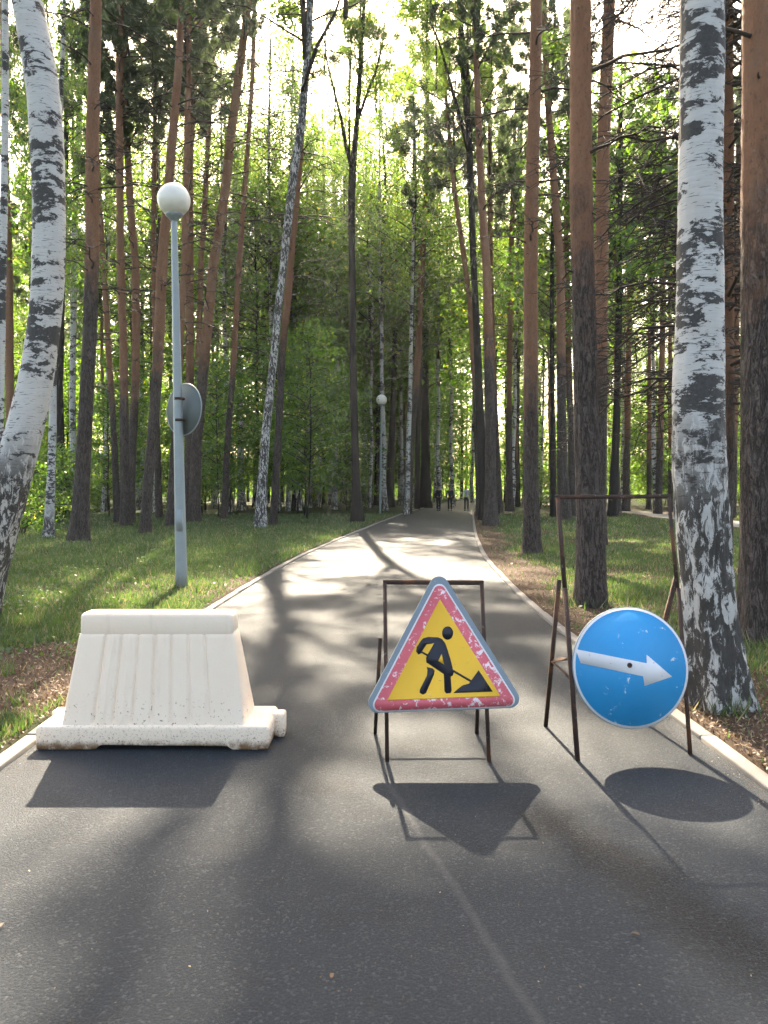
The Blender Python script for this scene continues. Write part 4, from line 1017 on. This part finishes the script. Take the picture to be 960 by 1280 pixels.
right = lambda x, y: x > float(CX(y)) + 4
scatter('young', 30, (-.58, .02), (38, 62), 'leafy young tree in the green undergrowth left of the path', 'young trees in the left wood', .7, 1.2, 1.6, left)
scatter('young', 20, (-.58, .10), (62, 95), 'leafy young tree far back in the left wood', 'young trees far back in the left wood', .9, 1.5, 2.0, left)
scatter('young', 22, (.13, .58), (50, 95), 'leafy young tree far back in the right wood', 'young trees in the right wood', .7, 1.2, 2.0, right)
scatter('birch', 20, (-.6, .06), (46, 90), 'slender birch among the crowd deep in the left wood', 'birches deep in the left wood', .8, 1.2, 2.0, left)
scatter('pine', 26, (-.6, .06), (42, 95), 'straight pine among the crowd deep in the left wood', 'pines deep in the left wood', .8, 1.1, 2.0, left)
scatter('dark', 14, (-.6, .08), (46, 95), 'dark stemmed tree among the crowd deep in the left wood', 'dark trees deep in the left wood', .8, 1.2, 2.0, left)
scatter('pine', 34, (.13, .6), (40, 95), 'straight pine among the crowd deep in the right wood', 'pines deep in the right wood', .8, 1.1, 2.0, right)
scatter('birch', 14, (.12, .6), (52, 95), 'slender birch among the crowd deep in the right wood', 'birches deep in the right wood', .8, 1.2, 2.0, right)
TB = ('just left of the forked tree', 'between forked tree and distant lamp post', 'above the leftmost walker', 'behind the leafy dark trunk', 'between distant lamp post and leaning orange pine', 'behind the bright orange pine', 'behind the white stemmed birch', 'left of the large birch', 'close right of the distant lamp post', 'directly behind the forked tree', 'over the middle walker', 'over the end of the path', 'right of the forked tree, farther back', 'far above the walkers', 'left of the forked tree, farther back', 'right of the leafy dark trunk', 'left of the forked tree, farthest back', 'above the distant lamp post', 'right of the forked tree, nearer the lamp post', 'above the leaning orange pine', 'behind the pine at the right kerb', 'right of the dark footed pine', 'behind the clump of three pines', 'behind the near lamp post', 'behind the long leaning pine', 'behind the leaning birch with dark top', 'behind the bowed birch', 'right of the round grey sign back', 'left of the white stemmed birch, nearer', 'right of the white stemmed birch, farther back', 'close behind the leaning birch with dark top', 'left of the leafy dark trunk', 'left of the near lamp post')
for i, (px, D_, s) in enumerate(((398, 62, 1.5), (462, 58, 1.30), (548, 60, 1.35), (360, 52, 1.3), (500, 70, 1.4), (640, 55, 1.25), (300, 54, 1.25), (820, 46, 1.2), (508, 47, 1.32), (438, 62, 1.5), (566, 66, 1.5), (590, 82, 1.6), (475, 74, 1.5), (535, 88, 1.6), (420, 66, 1.5), (388, 60, 1.4), (412, 70, 1.6), (482, 53, 1.5), (454, 66, 1.55), (512, 62, 1.55), (610, 56, 1.45), (130, 50, 1.3), (176, 57, 1.4), (216, 62, 1.45), (268, 59, 1.4), (332, 63, 1.45), (68, 52, 1.3), (250, 66, 1.6), (288, 50, 1.5), (318, 68, 1.6), (347, 50, 1.5), (374, 53, 1.55), (195, 46, 1.42))):
    v = P(px, 620, D_)
    filler('birch', v.x, D_, s, i + 3, 'tall slender birch in pale backlight, ' + TB[i], 'tall birches in the middle distance')
mid = lambda x, y: abs(x - float(CX(y))) > 3.6
scatter('birch', 22, (-.10, .19), (62, 112), 'slender birch in the pale wood where the path disappears', 'birches at the end of the path', 1.1, 1.5, 2.2, mid)
scatter('young', 16, (-.03, .18), (60, 112), 'leafy young tree near the end of the path', 'young trees at the end of the path', .9, 1.6, 2.0, mid)
scatter('dark', 14, (-.10, .19), (66, 112), 'dark stemmed tree near the end of the path', 'dark trees at the end of the path', 1.1, 1.6, 2.5, mid)
# shrubs: in the shade left of the dark footed pine, and here and there along the wood's edge
def shrub(x, y, s, i, label, group=None):
    t = thing('shrub', label, 'shrub', (x, y, .03), i * 1.3, group); t.scale = (s, s, s)
    mb = MB()
    gg = np.random.default_rng(900 + i)
    for k in range(5):
        a = k * 1.26; mb.tube(limb_path((0, 0, -.1), a, .7, 2.6, .3, gg, 5), np.linspace(.02, .006, 5), 4, False)
    mb.build('stem', M['twig'], t); add_crown(t, 'shrub', i, (0, 0, .05), 2.8, 1.0)
for i, (px, py, s, lb) in enumerate(((28, 668, 1.0, 'leafy green shrub at the foot of the bowed birch'), (75, 655, 1.15, 'leafy green shrub under the dark slim tree left of the dark footed pine'),
        (42, 655, 1.3, 'tall leafy shrub behind the young birch with pale foot'))):
    v = P(px, py, depth(py, .045)); shrub(v.x, v.y, s, i, lb)
k = 0
for i in range(500):
    if k >= 44: break
    y = g.uniform(46, 92); x = g.uniform(-.55 * y, .55 * y)
    if free(x, y, 1.0): shrub(x, y, g.uniform(.7, 1.3), 10 + i, 'low leafy shrub at the back, ' + next(b for a, b in SECT if 480 + x / y * F < a), 'shrubs at the back, ' + next(b for a, b in SECT if 480 + x / y * F < a)); k += 1

# far wood that reads as one mass
mb = MB(); n = 8000; y = g.uniform(105, 150, n); x = g.uniform(-.72, .75, n) * y; z = g.random(n) ** 1.5 * 26 + .2
ok = np.abs(x - CX(y)) > 3.0
c = np.stack([x, y, z], 1)[ok]; pos = np.repeat(c, 20, 0) + g.normal(0, 1, (len(c) * 20, 3)) * np.array([1.2, 1.2, .8])
n2 = 4200; y2 = g.uniform(96, 142, n2); x2 = g.uniform(-.72, .75, n2) * y2; c2 = np.stack([x2, y2, g.random(n2) * 5 + .1], 1)[np.abs(x2 - CX(y2)) > 2.6]
pos = np.vstack([pos, np.repeat(c2, 16, 0) + g.normal(0, 1, (len(c2) * 16, 3)) * np.array([1.1, 1.1, .6])])
leaf_quads(mb, pos, .36, g, .8, .35, .2)
fw = mb.build('distant_wood', M['young_leaf']); tag(fw, 'hazy mass of far-off woodland closing the end of the path', 'woodland', kind='stuff')
mb = MB()
for i in range(90):
    yy = g.uniform(98, 130); xx = g.uniform(-.7, .75) * yy
    if abs(xx - CX(yy)) > 4: mb.tube([(xx, yy, -.2), (xx + g.normal(0, .3), yy, 11), (xx + g.normal(0, .6), yy, 22)], [.2, .15, .06], 6)
mb.build('trunks', M['dark_bark'], fw)['kind'] = 'stuff'

# ------------------------------------------------------------------ grass, ground cover, litter
def spread(n, ymin, ymax, power, margin=2.0):
    u = g.random(n); y = (ymin ** (1 - power) + u * (ymax ** (1 - power) - ymin ** (1 - power))) ** (1 / (1 - power))
    x = (g.random(n) * 2 - 1) * (y * .52 + margin); return x, y
def on_verge(x, y, m=.02): return np.abs(x - CX(y)) > HW + KW + m
x, y = spread(520000, 3.6, 46, 1.15)
ga = grass_amount(x, y); keep = on_verge(x, y, .03) & (g.random(len(x)) < np.clip(ga * 1.25 - .08, .015, 1)) & (np.abs(x - side_x(y)) > 1.2)
x, y, ga = x[keep], y[keep], ga[keep]; z = ground_z(x, y); n = len(x)
h = g.uniform(.03, .085, n) * (.7 + .5 * fbm(x, y, 1.2, 3)) * (1 + y / 60); wdt = .0035 * (1 + y / 7); az = g.uniform(0, 2 * np.pi, n); ln = g.uniform(.1, .8, n) * h
sx, sy = np.cos(az) * wdt, np.sin(az) * wdt; lz = g.uniform(0, 2 * np.pi, n)
V = np.stack([np.stack([x - sx, y - sy, z - .01], 1), np.stack([x + sx, y + sy, z - .01], 1), np.stack([x + np.cos(lz) * ln, y + np.sin(lz) * ln, z + h], 1)], 1).reshape(-1, 3)
mb = MB(); mb.add(V, None, np.arange(n * 3).reshape(-1, 3)); gr = mb.build('grass', M['grass']); tag(gr, 'short patchy grass on both verges', 'grass', kind='stuff')
# taller tufts round tree feet and near the kerb
pts = [(float(P(664, 692, depth(692)).x), depth(692), .22, 300), (float(P(738, 757, depth(757)).x), depth(757) - .1, .28, 260), (float(P(896, 900, depth(900)).x) + .1, depth(900), .10, 90), (float(P(943, 800, depth(800)).x), depth(815), .30, 260), (float(P(229, 735, depth(735)).x), depth(735), .25, 160), (-4.5, 8.8, .5, 500), (3.6, 6.6, .6, 900)]
pts += [(float(a), float(b), float(c), 26) for a, b, c in zip(g.uniform(-9, -2.6, 150), 5.5 + 22 * g.random(150) ** 1.4, g.uniform(.03, .10, 150))] + [(float(a), float(b), float(c), 24) for a, b, c in zip(g.uniform(3.2, 10, 90), 6.5 + 18 * g.random(90) ** 1.4, g.uniform(.03, .10, 90))]
Vs = []
for cx_, cy_, sp_, cnt in pts:
    xx = cx_ + g.normal(0, sp_, cnt); yy = cy_ + g.normal(0, sp_, cnt); ok = on_verge(xx, yy); xx, yy = xx[ok], yy[ok]; m = len(xx)
    zz = ground_z(xx, yy); hh_ = g.uniform(.07, .20, m); a = g.uniform(0, 6.28, m); wd = .004 * (1 + cy_ / 10); b = g.uniform(0, 6.28, m); l = hh_ * g.uniform(.2, .9, m)
    Vs.append(np.stack([np.stack([xx - np.cos(a) * wd, yy - np.sin(a) * wd, zz - .01], 1), np.stack([xx + np.cos(a) * wd, yy + np.sin(a) * wd, zz - .01], 1), np.stack([xx + np.cos(b) * l, yy + np.sin(b) * l, zz + hh_], 1)], 1).reshape(-1, 3))
V = np.vstack(Vs); mb = MB(); mb.add(V, None, np.arange(len(V)).reshape(-1, 3)); tf = mb.build('grass_tufts', M['grass']); tag(tf, 'longer tufts of grass round the tree feet', 'grass', kind='stuff')
# broad-leaved ground cover
x, y = spread(110000, 7, 48, .75); t = x - CX(y)
keep = on_verge(x, y, .1) & (g.random(len(x)) < np.where(t < 0, .45, .03) * np.clip(fbm(x, y, .5, 8) * 2.6 - .75, 0, 1)) & (np.abs(x - side_x(y)) > 1.3)
x, y = x[keep], y[keep]; z = ground_z(x, y) + g.uniform(.03, .11, len(x)) 
mb = MB(); leaf_quads(mb, np.stack([x, y, z], 1), .05, g, .8, .75); gc = mb.build('ground_cover', M['cover']); tag(gc, 'low broad-leaved ground cover in the left wood', 'ground cover', kind='stuff')
# litter: dead leaves, needles, bits of bark
x, y = spread(150000, 3.2, 40, 1.3); ga = grass_amount(x, y)
keep = on_verge(x, y, .0) & (g.random(len(x)) < np.clip(1.0 - ga * 1.15, .05, .8)); x, y = x[keep], y[keep]
z = ground_z(x, y) + g.uniform(.004, .02, len(x)); mb = MB(); leaf_quads(mb, np.stack([x, y, z], 1), .038, g, .38, .82)
lt = mb.build('leaf_litter', M['litter']); tag(lt, 'brown needles and dead leaves strewn over the verges', 'litter', kind='stuff')
# crumbs and a few small leaves lying on the asphalt
x, y = spread(1100, 2.2, 30, 1.4); keep = np.abs(x - CX(y)) < HW; x, y = x[keep], y[keep]
edge = g.random(len(x)) < .25; x[edge] = CX(y[edge]) + (HW - np.abs(g.normal(0, .12, edge.sum())))
ye = 3.0 + 22 * g.random(2600) ** 1.6; sd_ = np.where(g.random(2600) < .62, 1, -1); xe = CX(ye) + sd_ * (HW - np.abs(g.normal(0, .10, 2600)) * np.where(g.random(2600) < .15, 3, 1))
x = np.concatenate([x, xe]); y = np.concatenate([y, ye])
mb = MB(); leaf_quads(mb, np.stack([x, y, np.full(len(x), .006)], 1), .0105, g, .6, .93); pg = mb.build('path_crumbs', M['litter']); tag(pg, 'tiny leaf crumbs scattered on the asphalt', 'litter', kind='stuff')
for px, py, s, lb in ((2, 1157, .032, 'small pale leaf lying on the asphalt at the lower left edge'), (415, 1220, .026, 'small pale leaf on the asphalt, low in the middle'), (794, 1168, .032, 'thin dry leaf on the asphalt in the lower right')):
    Dl = depth(py, .008); v = P(px, py, Dl); mb = MB(); a = np.linspace(0, 2 * math.pi, 12, endpoint=False)
    V = [(s * .5 * math.cos(q), s * .27 * math.sin(q) * (1 - .3 * math.cos(q)), .004 + .006 * math.sin(q) ** 2) for q in a] + [(0, 0, .002), (s * .5, 0, .004), (s * .85, .003, .006)]
    mb.add(V, None, [(12, i, (i + 1) % 12) for i in range(12)] + [(0, 13, 14)])
    o = mb.build('fallen_leaf', M['litter'], None, True, (v.x, v.y, .006)); o.rotation_euler = (0, 0, px * .7); tag(o, lb, 'leaf', 'fallen leaves on the asphalt')
# little yellowed leaves and twigs near the right kerb
mb = MB()
for i in range(14):
    x0 = float(CX(4.6)) + HW + KW + g.uniform(.1, 1.6); y0 = g.uniform(3.6, 6.6); p = limb_path((x0, y0, float(ground_z(x0, y0)) + .012), g.uniform(0, 6.28), g.uniform(.2, .7), .02, 0, g, 5); p[:, 2] = float(ground_z(x0, y0)) + .012 + g.uniform(0, .02, 5)
    mb.tube(p, np.linspace(.005, .002, 5), 4)
tw = mb.build('fallen_twigs', M['twig']); tag(tw, 'thin fallen twigs on the soil by the right kerb', 'twigs', kind='stuff')

# ------------------------------------------------------------------ thin air haze between the trees
hb = MB(); hb.box((-480, -30, -1.2), (720, 420, 46)); k = Mat('haze')
pv = k.node('VolumePrincipled', Density=.0003); pv.inputs['Color'].default_value = (.86, .93, 1, 1); pv.inputs['Anisotropy'].default_value = .45
k.t.links.new(pv.outputs[0], k.out.inputs['Volume'])
hz = hb.build('haze', k.m); tag(hz, 'thin sunlit haze hanging in the wood', 'haze', kind='stuff')
